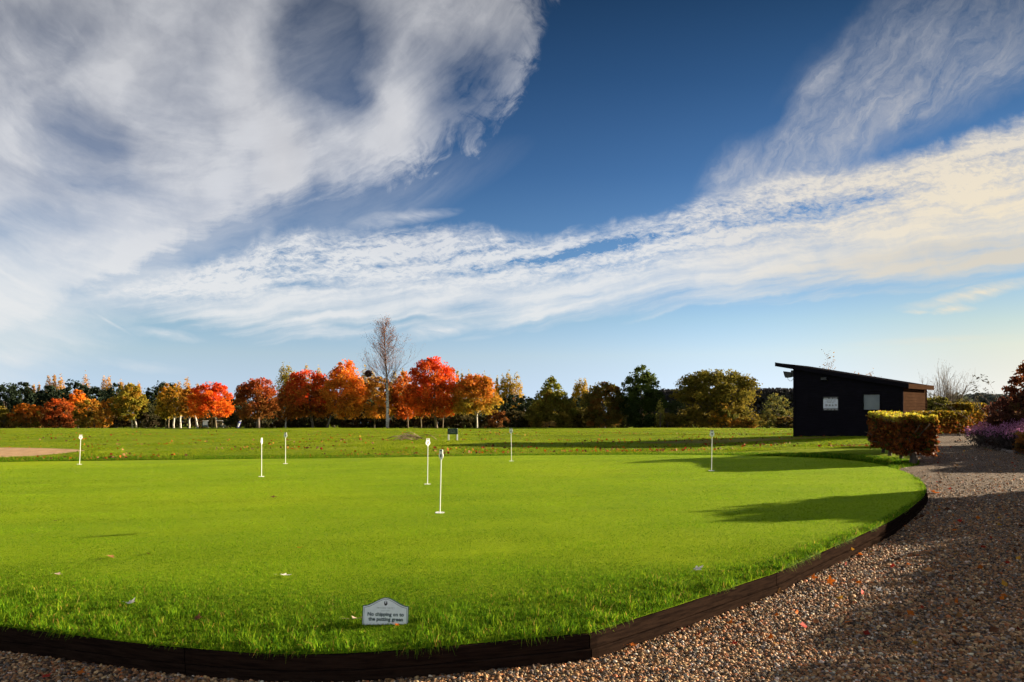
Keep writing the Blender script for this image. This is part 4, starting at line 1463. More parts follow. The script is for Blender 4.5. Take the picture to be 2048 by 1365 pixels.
SIGN_WHITE = plain('weathered sign face', (.86, .88, .88), (.80, .82, .83), 26, .4)
mb = MB(); mb.prism(arch(0), -.004, .004, lambda a, b, d: (a, d, b)); mb.build('backing', DKGREEN_PAINT, sign)
mb = MB(); mb.prism(arch(0, .005), -.0055, -.0041, lambda a, b, d: (a, d, b)); face = mb.build('panel', SIGN_WHITE, sign)
mb = MB(); ring_between(mb, arch(0, .0105), arch(0, .0130), -.0060); place(mb.build('border_line', DKGREEN_PAINT), face, (0, 0, 0))
e = MB()
e.prism([(.0115 * math.cos(a), .1405 + .0165 * math.sin(a)) for a in np.linspace(0, 2 * math.pi, 28, endpoint=False)], -.0064, -.0058, lambda a, b, d: (a, d, b))
emb = place(e.build('emblem', BLACK_INK), face, (0, 0, 0))
e = MB()
e.prism([(-.0045, .153), (-.001, .136), (.001, .136), (.0045, .153), (.002, .156), (-.002, .156)], -.0071, -.0065, lambda a, b, d: (a, d, b))
e.build('emblem_flare', SIGN_WHITE, emb)
INK = plain('dark green ink', (.018, .05, .05), (.025, .06, .06), 40, .5)
FAINT = plain('faded grey ink', (.30, .33, .33), (.36, .38, .38), 40, .5)
for body, size, thick, z, mat, xo, sp in (('No chipping on to', .0325, .0013, .0565, INK, .002, 1.03), ('the putting green', .0325, .0013, .0245, INK, .005, 1.03),
                                          ('PRYORS HAYES', .0145, .0001, .1035, FAINT, 0, 1.25), ('GOLF CLUB', .0085, .0, .0885, FAINT, 0, 1.3)):
    me = text_mesh(body, size, thick, .0003, spacing=sp)
    me.materials.append(mat)
    o = link('lettering', me, None, face)
    o.location = (xo, -.0062, z); o.rotation_euler = (R(90), 0, 0)

# ------------------------------------------------------------------ dark green notice on two white posts
sx = (905.5 - 1024) / FPX * 31.5
gs = empty('green_notice', (sx, 31.5, gz(sx, 31.5)), R(3))
tag(gs, 'dark green notice board on two short white posts on the rough', 'sign')
mb = MB(); mb.box((0, 0, .40), (.47, .025, .27), bev=.008); pan = mb.build('panel', DKGREEN_PAINT, gs)
for s in (-1, 1):
    mb = MB(); mb.box((s * .20, .045, .19), (.065, .06, .70), bev=.006); mb.build('post', WHITE, gs)
CREAM = plain('cream lettering', (.24, .26, .16), (.20, .22, .14), 30, .5)
rng = np.random.default_rng(2)
mb = MB()
for row, (z, w) in enumerate(((.475, .26), (.425, .30), (.385, .34), (.345, .24))):
    x = -w / 2
    while x < w / 2 - .02:
        l = rng.uniform(.008, .016)
        mb.box((x + l / 2, -.0135, z), (l, .002, .018))
        x += l + rng.choice([.006, .006, .006, .016])
place(mb.build('lettering', CREAM), pan, (0, 0, 0))

# ------------------------------------------------------------------ black timber shed
ANG = R(-45)
A = Vector((12.85, 31.0, 0))
dirx = Vector((math.cos(ANG), math.sin(ANG), 0)); diry = Vector((-math.sin(ANG), math.cos(ANG), 0))
LX, LY = 4.37, 3.45
zA = gz(A.x, A.y) - .12
shed = empty('timber_shed', (A.x, A.y, zA), ANG)
tag(shed, 'black timber shed with a sloping roof behind the clipped hedge', 'shed')
Z0 = 3.22 - zA
SLOPE = .203


def clad_mat(name, c1, c2):
    m, nt, b, _ = new_mat(name)
    o = objco(nt)
    g = noise(mapped(o, scale=(1.2, 1.2, 26), kind='POINT'), 1.6, 6, .65)
    s = noise(o, 1.3, 4, .6)
    col = mix_rgb(nt, g.smooth(.3, .7), c1, c2)
    col = mix_rgb(nt, s.smooth(.5, .8) * .4, col, tuple(x * 1.5 for x in c1))
    put(nt, col, b.inputs['Base Color'])
    b.inputs['Roughness'].default_value = .75
    b.inputs['Specular IOR Level'].default_value = .0
    bump(nt, b, g, .5, .008)
    return m


CLAD_BLACK = clad_mat('black stained cladding', (.0115, .0105, .0150), (.0065, .006, .0085))
CLAD_BROWN = clad_mat('sunlit brown cladding', (.048, .026, .0155), (.029, .016, .010))  # sunlit side of the black shed: the sun's brown put into the colour
ROOF_DK = plain('black roofing felt', (.010, .009, .011), (.006, .006, .007), 8, .8, spec=0.0)


def cladding(mb, length, ztop_fn, to, holes=()):
    """Overlapping boards along a wall; `to` maps (along, out, up) to shed space."""
    hb = .125
    z = 0.0
    while z < max(ztop_fn(0), ztop_fn(length)):
        z2 = z + hb + .012
        spans = [(0.0, length)]
        for (a, b, za, zb) in holes:
            if z + hb > za and z < zb:
                spans = [q for s in spans for q in ((s[0], min(s[1], a)), (max(s[0], b), s[1])) if q[1] - q[0] > .01]
        for a, b in spans:
            # board cut to the roof line
            pts = []
            def cut(u0, u1, zz):
                f0, f1 = ztop_fn(u0), ztop_fn(u1)
                if f0 >= zz and f1 >= zz:
                    return u0, u1
                if f0 < zz and f1 < zz:
                    return None
                t = (zz - f0) / (f1 - f0)
                um = u0 + (u1 - u0) * t
                return (u0, um) if f0 >= zz else (um, u1)
            lo = cut(a, b, z)
            if lo is None:
                continue
            hi = cut(a, b, z2) or (lo[0] if ztop_fn(lo[0]) > ztop_fn(lo[1]) else lo[1],) * 2
            ztl = min(z2, ztop_fn(hi[0])); ztr = min(z2, ztop_fn(hi[1]))
            V = [to(lo[0], .030, z), to(lo[1], .030, z), to(hi[1], .012, ztr), to(hi[0], .012, ztl), to(lo[0], .0, z), to(lo[1], .0, z)]
            mb.add(V, [(0, 1, 2, 3), (4, 5, 1, 0)])
        z += hb
    # solid wall behind the boards
    n = 1
    V = [to(0, .006, 0), to(length, .006, 0), to(length, .006, ztop_fn(length)), to(0, .006, ztop_fn(0)), to(0, -.08, 0), to(length, -.08, 0), to(length, -.08, ztop_fn(length)), to(0, -.08, ztop_fn(0))]
    if not holes:
        mb.add(V, [(0, 1, 2, 3), (5, 4, 7, 6), (0, 3, 7, 4), (1, 5, 6, 2), (3, 2, 6, 7), (0, 4, 5, 1)])
    else:
        a, b, za, zb = holes[0]
        for (u0, u1, w0, w1) in ((0, a, 0, None), (b, length, 0, None), (a, b, 0, za), (a, b, zb, None)):
            V = [to(u0, .006, w0), to(u1, .006, w0), to(u1, .006, w1 if w1 else ztop_fn(u1)), to(u0, .006, w1 if w1 else ztop_fn(u0))]
            V += [to(u0, -.08, w0), to(u1, -.08, w0), to(u1, -.08, w1 if w1 else ztop_fn(u1)), to(u0, -.08, w1 if w1 else ztop_fn(u0))]
            mb.add(V, [(0, 1, 2, 3), (5, 4, 7, 6), (0, 3, 7, 4), (1, 5, 6, 2), (3, 2, 6, 7), (0, 4, 5, 1)])


roofz = lambda u: Z0 - SLOPE * u
WIN = (2.87, 3.60, 1.30 - zA, 2.03 - zA)
mb = MB(); cladding(mb, LX, roofz, lambda u, o, z: (u, -o, z), [WIN]); mb.build('front_wall', CLAD_BLACK, shed)
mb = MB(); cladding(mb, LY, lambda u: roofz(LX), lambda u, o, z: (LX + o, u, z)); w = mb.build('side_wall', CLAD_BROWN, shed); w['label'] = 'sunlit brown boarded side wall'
mb = MB(); cladding(mb, LX, lambda u: roofz(LX - u), lambda u, o, z: (LX - u, LY + o, z)); mb.build('rear_wall', CLAD_BLACK, shed)
mb = MB(); cladding(mb, LY, lambda u: Z0, lambda u, o, z: (-o, LY - u, z)); mb.build('end_wall', CLAD_BLACK, shed)
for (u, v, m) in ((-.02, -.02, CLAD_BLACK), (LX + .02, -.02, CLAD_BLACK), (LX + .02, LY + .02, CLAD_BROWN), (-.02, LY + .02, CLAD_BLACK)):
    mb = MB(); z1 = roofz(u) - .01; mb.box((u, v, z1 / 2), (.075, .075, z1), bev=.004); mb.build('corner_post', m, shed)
# roof slab, carried well beyond the high wall
u0, u1, v0, v1 = -.82, LX + .26, -.14, LY + .22
mb = MB()
def rp(u, v, h): return (u, v, roofz(u) + h)
V = [rp(u0, v0, .004), rp(u1, v0, .004), rp(u1, v1, .004), rp(u0, v1, .004), rp(u0, v0, .12), rp(u1, v0, .12), rp(u1, v1, .12), rp(u0, v1, .12)]
mb.add(V, [(3, 2, 1, 0), (4, 5, 6, 7), (0, 1, 5, 4), (2, 3, 7, 6), (0, 4, 7, 3), (1, 2, 6, 5)])
roof = mb.build('roof', ROOF_DK, shed)
mb = MB()
mb.add([rp(u0 - .03, v0 - .032, -.05), rp(u1 + .03, v0 - .032, -.05), rp(u1 + .03, v0 - .032, .13), rp(u0 - .03, v0 - .032, .13), rp(u0 - .03, v0 - .002, -.05), rp(u1 + .03, v0 - .002, -.05), rp(u1 + .03, v0 - .002, .13), rp(u0 - .03, v0 - .002, .13)],
       [(0, 1, 2, 3), (5, 4, 7, 6), (0, 3, 7, 4), (1, 5, 6, 2), (3, 2, 6, 7), (0, 4, 5, 1)])
place(mb.build('fascia', CLAD_BLACK), roof, (0, 0, 0))
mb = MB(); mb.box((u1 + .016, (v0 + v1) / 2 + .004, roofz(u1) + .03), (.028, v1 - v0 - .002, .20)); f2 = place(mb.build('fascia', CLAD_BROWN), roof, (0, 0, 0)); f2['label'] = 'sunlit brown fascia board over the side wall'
# window
wn = MB()
a, b, za, zb = WIN
for c, dd in ((((a + b) / 2, -.022, za + .025), (b - a, .07, .05)), (((a + b) / 2, -.022, zb - .025), (b - a, .07, .05)), ((a + .025, -.022, (za + zb) / 2), (.05, .07, zb - za - .1)), ((b - .025, -.022, (za + zb) / 2), (.05, .07, zb - za - .1))):
    wn.box(c, dd)
win = wn.build('window', CLAD_BLACK, shed)
mg, ntg, bg_, _ = new_mat('pale blind behind glass')
put(ntg, mix_rgb(ntg, noise(objco(ntg), 1.2, 3, .5).smooth(.35, .7), (.135, .165, .178), (.10, .125, .14)), bg_.inputs['Base Color'])
bg_.inputs['Roughness'].default_value = .08
mb = MB(); mb.box(((a + b) / 2, .0, (za + zb) / 2), (b - a - .1, .012, zb - za - .1)); place(mb.build('pane', mg), win, (0, 0, 0))
mb = MB()
mb.prism([(-.12, -.05), (.12, -.05), (.10, .06), (-.12, .06)], -.17, -.031, lambda p, q, d: (1.33 + p, d, 2.70 - zA + q))
mb.build('bulkhead_lamp', plain('dark lamp housing', (.03, .03, .033), (.02, .02, .022), 20, .5), shed)

# notice on its front wall
nb = empty('information_board', Vector((A.x, A.y, zA)) + dirx * 1.575 + Vector((0, 0, 1.60 - zA)) - diry * .036, ANG)
tag(nb, 'white information board with logos and a dark header on the black shed wall', 'sign')
mb = MB(); mb.box((0, .004, .01), (.65, .012, .62), bev=.003); bk = mb.build('backing', plain('black board', (.008, .008, .012), (.012, .012, .016), 20, .4), nb)
mb = MB(); mb.box((0, -.005, .0), (.61, .006, .40)); pf_ = mb.build('panel', plain('pale board face', (.62, .66, .76), (.55, .60, .70), 12, .35), nb)
GREYINK = plain('grey print', (.22, .22, .26), (.28, .27, .32), 30, .5)
HEADINK = plain('header lettering', (.55, .55, .58), (.45, .45, .48), 30, .5)


def words(parent, name, mat, x0, x1, z, h, y, seed, spaces):
    rng = np.random.default_rng(seed)
    mb = MB()
    x = x0
    cutsx = [x0 + (x1 - x0) * s for s in spaces]
    while x < x1:
        l = rng.uniform(.012, .026)
        if not any(abs(x + l / 2 - c) < .018 for c in cutsx):
            hh = h * rng.choice([.75, .75, 1.0])
            mb.box((x + l / 2, y, z - (h - hh) / 2), (l * .8, .002, hh))
        x += l
    return place(mb.build(name, mat), parent, (0, 0, 0))


words(bk, 'header_lettering', HEADINK, -.28, .27, .245, .05, -.0035, 3, (.38, .68))
words(bk, 'footer_lettering', HEADINK, -.28, .29, -.245, .032, -.0035, 5, (.3, .55, .8))
words(pf_, 'lettering', GREYINK, -.19, .21, .125, .03, -.0095, 6, (.66,))
words(pf_, 'lettering', GREYINK, -.13, .13, .065, .03, -.0095, 7, (.66,))
words(pf_, 'lettering', GREYINK, -.25, .23, -.135, .018, -.0095, 8, (.48,))
for x, w_, h_ in ((-.17, .12, .075), (-.03, .085, .085), (.095, .05, .075), (.225, .11, .065)):
    mb = MB()
    if w_ > .1:
        mb.prism([(x + w_ / 2 * math.cos(t), -.055 + h_ / 2 * math.sin(t)) for t in np.linspace(0, 2 * math.pi, 20, endpoint=False)], -.0105, -.0085, lambda p, q, d: (p, d, q))
    else:
        mb.prism([(x - w_ / 2, -.055 - h_ / 2), (x + w_ / 2, -.055 - h_ / 2), (x + w_ / 2, -.055), (x + w_ * .3, -.055 + h_ * .2), (x, -.055 + h_ / 2), (x - w_ * .3, -.055 + h_ * .2), (x - w_ / 2, -.055)], -.0105, -.0085, lambda p, q, d: (p, d, q))
    place(mb.build('logo', GREYINK if w_ > .06 else BLACK_INK), pf_, (0, 0, 0))

# floodlight at the high corner
fl = empty('floodlight', Vector((A.x, A.y, zA)) - dirx * .03 + Vector((0, 0, 2.98 - zA)), ANG)
tag(fl, 'black floodlight with a cable loop under the high end of the shed roof', 'floodlight')
HOUS = plain('black lamp housing', (.012, .012, .014), (.02, .02, .02), 20, .5)
mb = MB(); mb.box((-.075, .02, .0), (.12, .16, .30), bev=.01); mb.build('bracket', HOUS, fl)
mb = MB()
mb.prism([(-.46, .14), (-.13, .09), (-.10, -.08), (-.18, -.14), (-.36, -.16), (-.40, -.10)], -.13, .13, lambda p, q, d: (p, d + .02, q - .02))
lh = mb.build('lamp_head', HOUS, fl)
mb = MB(); mb.prism([(-.455, .125), (-.395, -.09), (-.405, -.10), (-.47, .13)], -.11, .11, lambda p, q, d: (p - .004, d + .02, q - .02))
place(mb.build('lens', plain('lamp glass', (.10, .11, .12), (.08, .09, .10), 10, .15)), lh, (0, 0, 0))
mb = MB()
mb.tube([(-.24 + .13 * math.cos(t) + .07, .0, -.17 + .16 * math.sin(t)) for t in np.linspace(math.pi, 2 * math.pi, 12)], .009, 6)
mb.build('cable', HOUS, fl)

# ------------------------------------------------------------------ clipped hedges
MAT_HEDGE = leafy('beech hedge leaves', .38, .6, .08)


def hedge(name, label, near, far, w0, zlo, zhi, n, leaf, tint_fn, seed, stems=4, cat='hedge', group=None, round_=.12, stub=None):
    rng = np.random.default_rng(seed)
    near, far = Vector(near), Vector(far)
    L = (far - near).length
    ang = math.atan2(far.y - near.y, far.x - near.x)
    base = Vector((near.x, near.y, gz(near.x, near.y)))
    root = empty(name, base, ang)
    tag(root, label, cat, group)
    # most leaves sit in the outer 15 cm
    u = rng.uniform(0, 1, (n, 3))
    face = rng.choice(5, n, p=[.25, .25, .26, .12, .12])
    dep = rng.uniform(0, 1, n) ** 1.8 * .22
    X = u[:, 0] * L; Y = (u[:, 1] - .5) * w0; Zr = u[:, 2]
    Y = np.where(face == 0, -w0 / 2 + dep, np.where(face == 1, w0 / 2 - dep, Y))
    zl = zlo[0] + (zlo[1] - zlo[0]) * X / L
    zh = zhi[0] + (zhi[1] - zhi[0]) * X / L
    Z = zl + (zh - zl) * Zr
    Z = np.where(face == 2, zh - dep, Z)
    X = np.where(face == 3, dep, np.where(face == 4, L - dep, X))
    lump = .018 * np.sin(X * 5.1 + 1) * np.sin(Z * 6.3) + .012 * np.sin(Y * 8 + X * 3)
    P = np.stack([X + rng.normal(0, .02, n), Y * (1 + lump) + rng.normal(0, .025, n), Z + lump * .8 + rng.normal(0, .012, n) + rng.exponential(.014, n) * (face == 2)], -1)
    P[:, 1] *= 1 - .18 * np.clip(.35 - (Z - zl), 0, .35)
    rel = np.clip((Z - zl) / (zh - zl), 0, 1)
    T = tint_fn(rng, rel, X / L, face, n)
    cards('foliage', P, leaf, T, rng, MAT_HEDGE, root)
    for k in range(stems):
        mb = MB()
        x = L * (k + .35) / stems if stub is None else stub[k]
        y = rng.uniform(-.1, .1)
        mb.tube(limb_path((x, y, -.1), (x + rng.uniform(-.08, .08), y, zhi[0] * .8), 0, rng, 5), [.10 if k == 0 else .05, .085 if k == 0 else .045, .05, .025, .012], 8)
        for q in range(9):
            z = rng.uniform(.25, .75) * zhi[0]
            mb.tube(limb_path((x, y, z), (x + rng.normal(0, .35), y + rng.normal(0, .3), z + rng.uniform(.1, .5)), .0, rng, 4), [.018, .013, .009, .004], 4)
        mb.build('stem', MAT_BARK, root, smooth=True)
    return root


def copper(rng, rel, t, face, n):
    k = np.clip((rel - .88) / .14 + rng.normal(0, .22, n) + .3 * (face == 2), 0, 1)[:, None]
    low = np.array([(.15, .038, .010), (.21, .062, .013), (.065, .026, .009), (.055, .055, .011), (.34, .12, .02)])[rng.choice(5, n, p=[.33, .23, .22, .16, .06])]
    hi = np.array([(.46, .42, .035), (.56, .42, .045), (.32, .34, .03), (.52, .28, .04)])[rng.choice(4, n, p=[.4, .3, .2, .1])]  # yellow of the low sun on the top, put into the leaf colour
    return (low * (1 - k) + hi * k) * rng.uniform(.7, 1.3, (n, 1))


def greenish(rng, rel, t, face, n):
    k = np.clip((rel - .35) / .6 + rng.normal(0, .3, n), 0, 1)[:, None]
    low = np.array([(.24, .07, .015), (.16, .10, .015), (.32, .11, .018)])[rng.choice(3, n)]
    hi = np.array([(.19, .13, .012), (.30, .21, .018), (.13, .11, .010)])[rng.choice(3, n)]
    return (low * (1 - k) + hi * k) * rng.uniform(.7, 1.3, (n, 1))


grp = 'clipped beech hedges by the shed'
hedge('beech_hedge', 'nearest clipped copper beech hedge with sunlit yellow top and a bare trunk at its end', (9.66, 16.2), (10.3, 18.9), .80, (.20, .42), (1.10, 1.20), 15000, .048, copper, 41, 4, group=grp, stub=[.22, 1.2, 2.2, 3.1])
hedge('beech_hedge', 'low yellow-green clipped hedge between the near hedge and the taller block', (16.6, 28.6), (19.4, 29.6), .9, (.10, .10), (.98, 1.0), 7500, .065, greenish, 42, 6, group=grp)
hedge('beech_hedge', 'tallest clipped hedge block with a shaded dark left face beside the path bend', (19.75, 30.2), (20.95, 30.85), .95, (.10, .10), (1.40, 1.40), 7500, .065, greenish, 43, 4, group=grp)
mb = MB()
rng = np.random.default_rng(5)
for k in range(9):
    px = 1876 + k * 9
    d = 28.8 + .08 * k
    x = (px - 1024) / FPX * d
    mb.box((x, d, gz(x, d) + .03), (.185, .16, .15), rz=rng.uniform(-.05, .05) + .1, bev=.02)
edg = mb.build('stone_edging', plain('pale edging stone', (.38, .31, .23), (.28, .22, .16), 9, .85, .5))
tag(edg, 'pale sunlit row of edging blocks at the foot of the far hedges', 'edging')

# ------------------------------------------------------------------ planted bed on the right
def shrub(name, label, x, y, W, zb, H, cols, n, leaf, seed, shape='bush', third=None, nclump=40, cr=.27, cat='shrub', group=None, depth=.9, limbs=14):
    return tree(name, label, cat, 0, 0, 0, W * FPX / y, 0, cols, shape, n, nclump, cr, leaf, group, None, None, seed, depth, third, 0.0, .035, 'foliage', MAT_LEAF, limbs=limbs, xy=(x, y), zfix=(zb, H))


grp = 'shrubs in the bed beside the path'
tree('red_leaved_tree', 'dark red and orange leaved small tree cut by the right edge', 'tree', 2084, 21.5, 696, 64, 838, ((.34, .105, .022), (.085, .028, .018)), 'egg', 4200, 70, .22, .06, grp, third=(.16, .04, .022), trunk_r=.05, limbs=30)
shrub('red_brown_shrub', 'dark red-brown twiggy shrub behind the lavender', 17.0, 23.2, 1.0, .05, 1.75, ((.15, .045, .03), (.09, .04, .025)), 4200, .045, 51, third=(.13, .07, .03), group=grp)
shrub('red_brown_shrub', 'dusky purple-brown shrub under the red tree', 15.9, 21.4, .9, .05, 1.85, ((.10, .038, .026), (.065, .032, .022)), 3800, .045, 52, third=(.14, .08, .03), group=grp)
shrub('copper_shrub', 'low orange and copper leaved shrub in front of the lavender', 14.95, 19.2, .75, .0, .74, ((.36, .15, .03), (.20, .085, .03)), 3600, .04, 53, third=(.24, .17, .04), group=grp)
rng = np.random.default_rng(9)


def spiky(name, label, x, y, W, D, h, n, base_c, tip_c, seed, r=.004, tiplen=.16, group=None, cat='plant', spread=.5):
    rng = np.random.default_rng(seed)
    o = empty(name, (x, y, gz(x, y)))
    tag(o, label, cat, group)
    a = rng.uniform(0, 6.283, n); rr = np.sqrt(rng.uniform(0, 1, n))
    bx, by = rr * np.cos(a) * W * .6, rr * np.sin(a) * D * .6
    hh = h * rng.uniform(.72, 1.08, n) * (1 - .35 * rr ** 2)
    tx, ty = bx + rr * np.cos(a) * W * spread + rng.normal(0, .03, n), by + rr * np.sin(a) * D * spread + rng.normal(0, .03, n)
    B = np.stack([bx, by, np.zeros(n)], -1); Tp = np.stack([tx, ty, hh], -1)
    M = B + (Tp - B) * (1 - tiplen / np.maximum(h, .3))
    sd = rng.normal(size=(n, 3)); sd[:, 2] = 0; sd /= np.linalg.norm(sd, axis=1)[:, None]
    V = np.stack([B - sd * r, B + sd * r, M + sd * r, M - sd * r], 1)
    T = np.array(base_c) * rng.uniform(.6, 1.4, (n, 1))
    link('stems', np_mesh('stems', V, np.arange(n * 4), np.full(n, 4), False, np.repeat(T, 4, axis=0)), MAT_LEAF, o)
    C = np.repeat(M, 4, axis=0) + (np.repeat(Tp - M, 4, axis=0)) * rng.uniform(0, 1, (n * 4, 1)) + rng.normal(0, .012, (n * 4, 3))
    cards('flowers', C, .022 if tip_c[2] > .1 else .03, np.array(tip_c) * rng.uniform(.6, 1.4, (n * 4, 1)), rng, MAT_LEAF, o)
    C = np.stack([rng.normal(0, W * .42, n * 3), rng.normal(0, D * .42, n * 3), rng.uniform(.03, .62, n * 3) * h], -1)
    cards('foliage', C, .04, np.array(base_c) * rng.uniform(.5, 1.3, (n * 3, 1)), rng, MAT_LEAF, o)
    return o


spiky('lavender', 'mauve-flowered lavender clump spilling over the path edge', 16.4, 23.0, .95, .9, .88, 900, (.075, .065, .06), (.44, .19, .36), 61, group=grp)
spiky('lavender', 'purple-flowered lavender clump behind the copper shrub at the right edge', 15.55, 20.8, .9, .8, .95, 800, (.08, .065, .06), (.42, .18, .33), 62, group=grp)
spiky('tall_grass', 'tan feathery grass clump between the red-brown shrub and right edge', 16.6, 22.3, .5, .5, 1.3, 420, (.16, .13, .04), (.20, .13, .06), 63, group=grp)
# an open shrub with large drooping leaves
o = empty('castor_shrub', at(1990, 25.5)); tag(o, 'spindly shrub with flat layered dark leaves against the pale sky', 'shrub', grp)
mb = MB(); tips = []
rng = np.random.default_rng(71)
for k in range(5):
    twiggy(rng, mb, (0, 0, 0), (rng.normal(0, .22), rng.normal(0, .22), 1), 1.25, .016, 2, .5, .05, tips, (2, 4))
mb.build('stem', MAT_TWIG, o)
tp_ = np.array([tuple(q) for q in tips]); tp_ = tp_[tp_[:, 2] > 1.2]
C = np.repeat(tp_, 4, axis=0) + rng.normal(0, .05, (len(tp_) * 4, 3)) * np.array([1, 1, .3])
cards('foliage', C, .06, np.array((.05, .045, .03)) * rng.uniform(.6, 1.4, (len(C), 1)), rng, MAT_LEAF, o, flat=.2, aspect=.3)

# border stones of the bed
ST = plain('mossy border stone', (.17, .14, .12), (.09, .075, .065), 6, .9, .8)
rng = np.random.default_rng(77)
for k, (x, y, s) in enumerate(((14.5, 19.75, .16), (14.66, 20.15, .13), (14.86, 20.6, .15), (15.05, 21.05, .14), (15.25, 21.55, .12), (15.5, 22.1, .14), (15.95, 23.0, .15))):
    V = ICO * rng.uniform(.8, 1.15, (12, 1)) * np.array([s * .8, s * 1.5, s * .62])
    me = np_mesh('border_stone', V, ICF, np.full(20, 3), True)
    o = link('border_stone', me, ST)
    sub = o.modifiers.new('round', 'SUBSURF'); sub.levels = 2; sub.render_levels = 2
    o.location = (x, y, gz(x, y) + s * .2); o.rotation_euler = (0, 0, -.5 + rng.normal(0, .15))
    tag(o, f'grey border stone of the planted bed, {names[k]} from the near end of the row', 'stone', 'border stones along the planted bed')

# shrubs of the same bed further along, outside the right of the view; their shade lies on the path and the green
k = 0
for (x, y, W, H) in ((6.9, 3.7, 1.0, 1.5), (8.3, 4.8, 1.0, 1.6), (9.35, 6.1, 1.05, 1.74), (10.5, 7.2, 1.1, 1.86), (11.7, 8.2, 1.15, 1.95), (13.0, 9.4, 1.2, 2.05), (13.5, 10.9, 1.15, 2.15), (12.5, 11.8, 1.1, 2.3), (11.75, 11.9, .8, 2.2), (11.5, 11.2, .7, 2.15), (11.3, 10.5, .6, 1.8), (14.9, 16.6, .9, 1.25), (15.6, 18.1, 1.0, 1.5), (16.9, 19.8, 1.0, 1.6),
                     (14.9, 12.6, 1.2, 2.0), (10.2, 4.2, 1.2, 1.9), (12.2, 6.0, 1.3, 2.0), (14.2, 8.0, 1.3, 2.2), (15.8, 10.6, 1.3, 2.4)):
    shrub('mixed_shrub', f'dense green-brown shrub, {names[k]} from the near end of the long bed', x, y, W, .0, H, ((.13, .11, .02), (.10, .07, .02)), 4200, .085, 80 + k, third=(.10, .11, .02), group=grp, nclump=46, cr=.3)
    k += 1

# ------------------------------------------------------------------ bare and sparse trees behind the shed
rng = np.random.default_rng(91)
b0 = at(1888, 46)
bt_ = empty('bare_tree', b0); tag(bt_, 'leafless many-branched tree right of the shed against the bright sky', 'tree')
mb = MB(); tips = []
HB = z_at(771, 46) - b0.z
for k in range(17):
    a = rng.uniform(0, 6.283)
    w_ = rng.uniform(.1, .8)
    twiggy(rng, mb, (rng.normal(0, .1), rng.normal(0, .1), .3), (w_ * math.cos(a), w_ * math.sin(a), 1), HB * .60, .055, 3, .42, .16, tips, (3, 6))
mb.build('branches', MAT_TWIG_PALE, bt_)
for px, top, hw, lab, sd in ((1650, 725, 15, 'sparse sapling top showing above the shed roof, nearer its high end', 1), (1738, 741, 16, 'sparse sapling top showing above the shed roof, nearer its low end', 2)):
    rng = np.random.default_rng(200 + sd)
    b0 = at(px, 40)
    t_ = empty('young_tree', b0); tag(t_, lab, 'tree')
    HB = z_at(top, 40) - b0.z
    mb = MB(); tips = []
    mb.tube([(0, 0, -.1), (.03, 0, HB * .4), (0, 0, HB * .72)], [.05, .04, .025], 6)
    for k in range(11):
        a = rng.uniform(0, 6.283)
        twiggy(rng, mb, (0, 0, HB * rng.uniform(.45, .72)), (.32 * math.cos(a), .32 * math.sin(a), 1), HB * .22, .014, 2, .35, .1, tips, (2, 4))
    mb.build('stem', MAT_TWIG, t_)
    tp_ = np.array([tuple(q) for q in tips])
    sel = rng.choice(len(tp_), min(240, len(tp_)), replace=False)
    cards('crown', tp_[sel] + rng.normal(0, .05, (len(sel), 3)), .05, np.array((.22, .12, .035)) * rng.uniform(.6, 1.4, (len(sel), 1)), rng, MAT_LEAF, t_)
tree('olive_bush', 'sunlit olive bush filling the gap behind the shed side wall', 'bush', 1872, 42, 792, 30, 850, ((.17, .15, .03), (.12, .11, .025)), 'bush', 2600, 46, .26, .09, None, limbs=8)
tree('olive_bush', 'olive-brown bush behind the tall hedge block under the bare tree', 'bush', 1922, 44, 798, 26, 850, ((.13, .11, .03), (.10, .085, .025)), 'bush', 2000, 40, .26, .09, None, limbs=8)
tree('round_evergreen', 'rounded grey-green tree beyond the bare tree right of the shed', 'tree', 1914, 120, 783, 32, 850, ((.07, .085, .05), (.05, .06, .04)), 'bush', 2400, 50, .26, .2, None, mat=MAT_LEAF, limbs=6)
tree('round_evergreen', 'grey-green tree on the skyline hard against the shed side wall', 'tree', 1862, 125, 786, 24, 850, ((.06, .075, .05), (.05, .06, .04)), 'bush', 1800, 40, .26, .2, None, mat=MAT_LEAF, limbs=6)

# ------------------------------------------------------------------ golf carts and a bag under the far trees
WHITE_GEL = plain('white moulded body', (.70, .70, .70), (.6, .6, .6), 5, .35)
GREY_PL = plain('grey windscreen', (.30, .33, .38), (.24, .27, .32), 5, .2)
RUBBER = plain('black rubber', (.015, .015, .015), (.022, .022, .022), 10, .8)
DKBODY = plain('dark cart body', (.03, .045, .06), (.02, .03, .04), 6, .35)
SEATC = plain('cream seat', (.45, .40, .32), (.38, .33, .26), 8, .6)


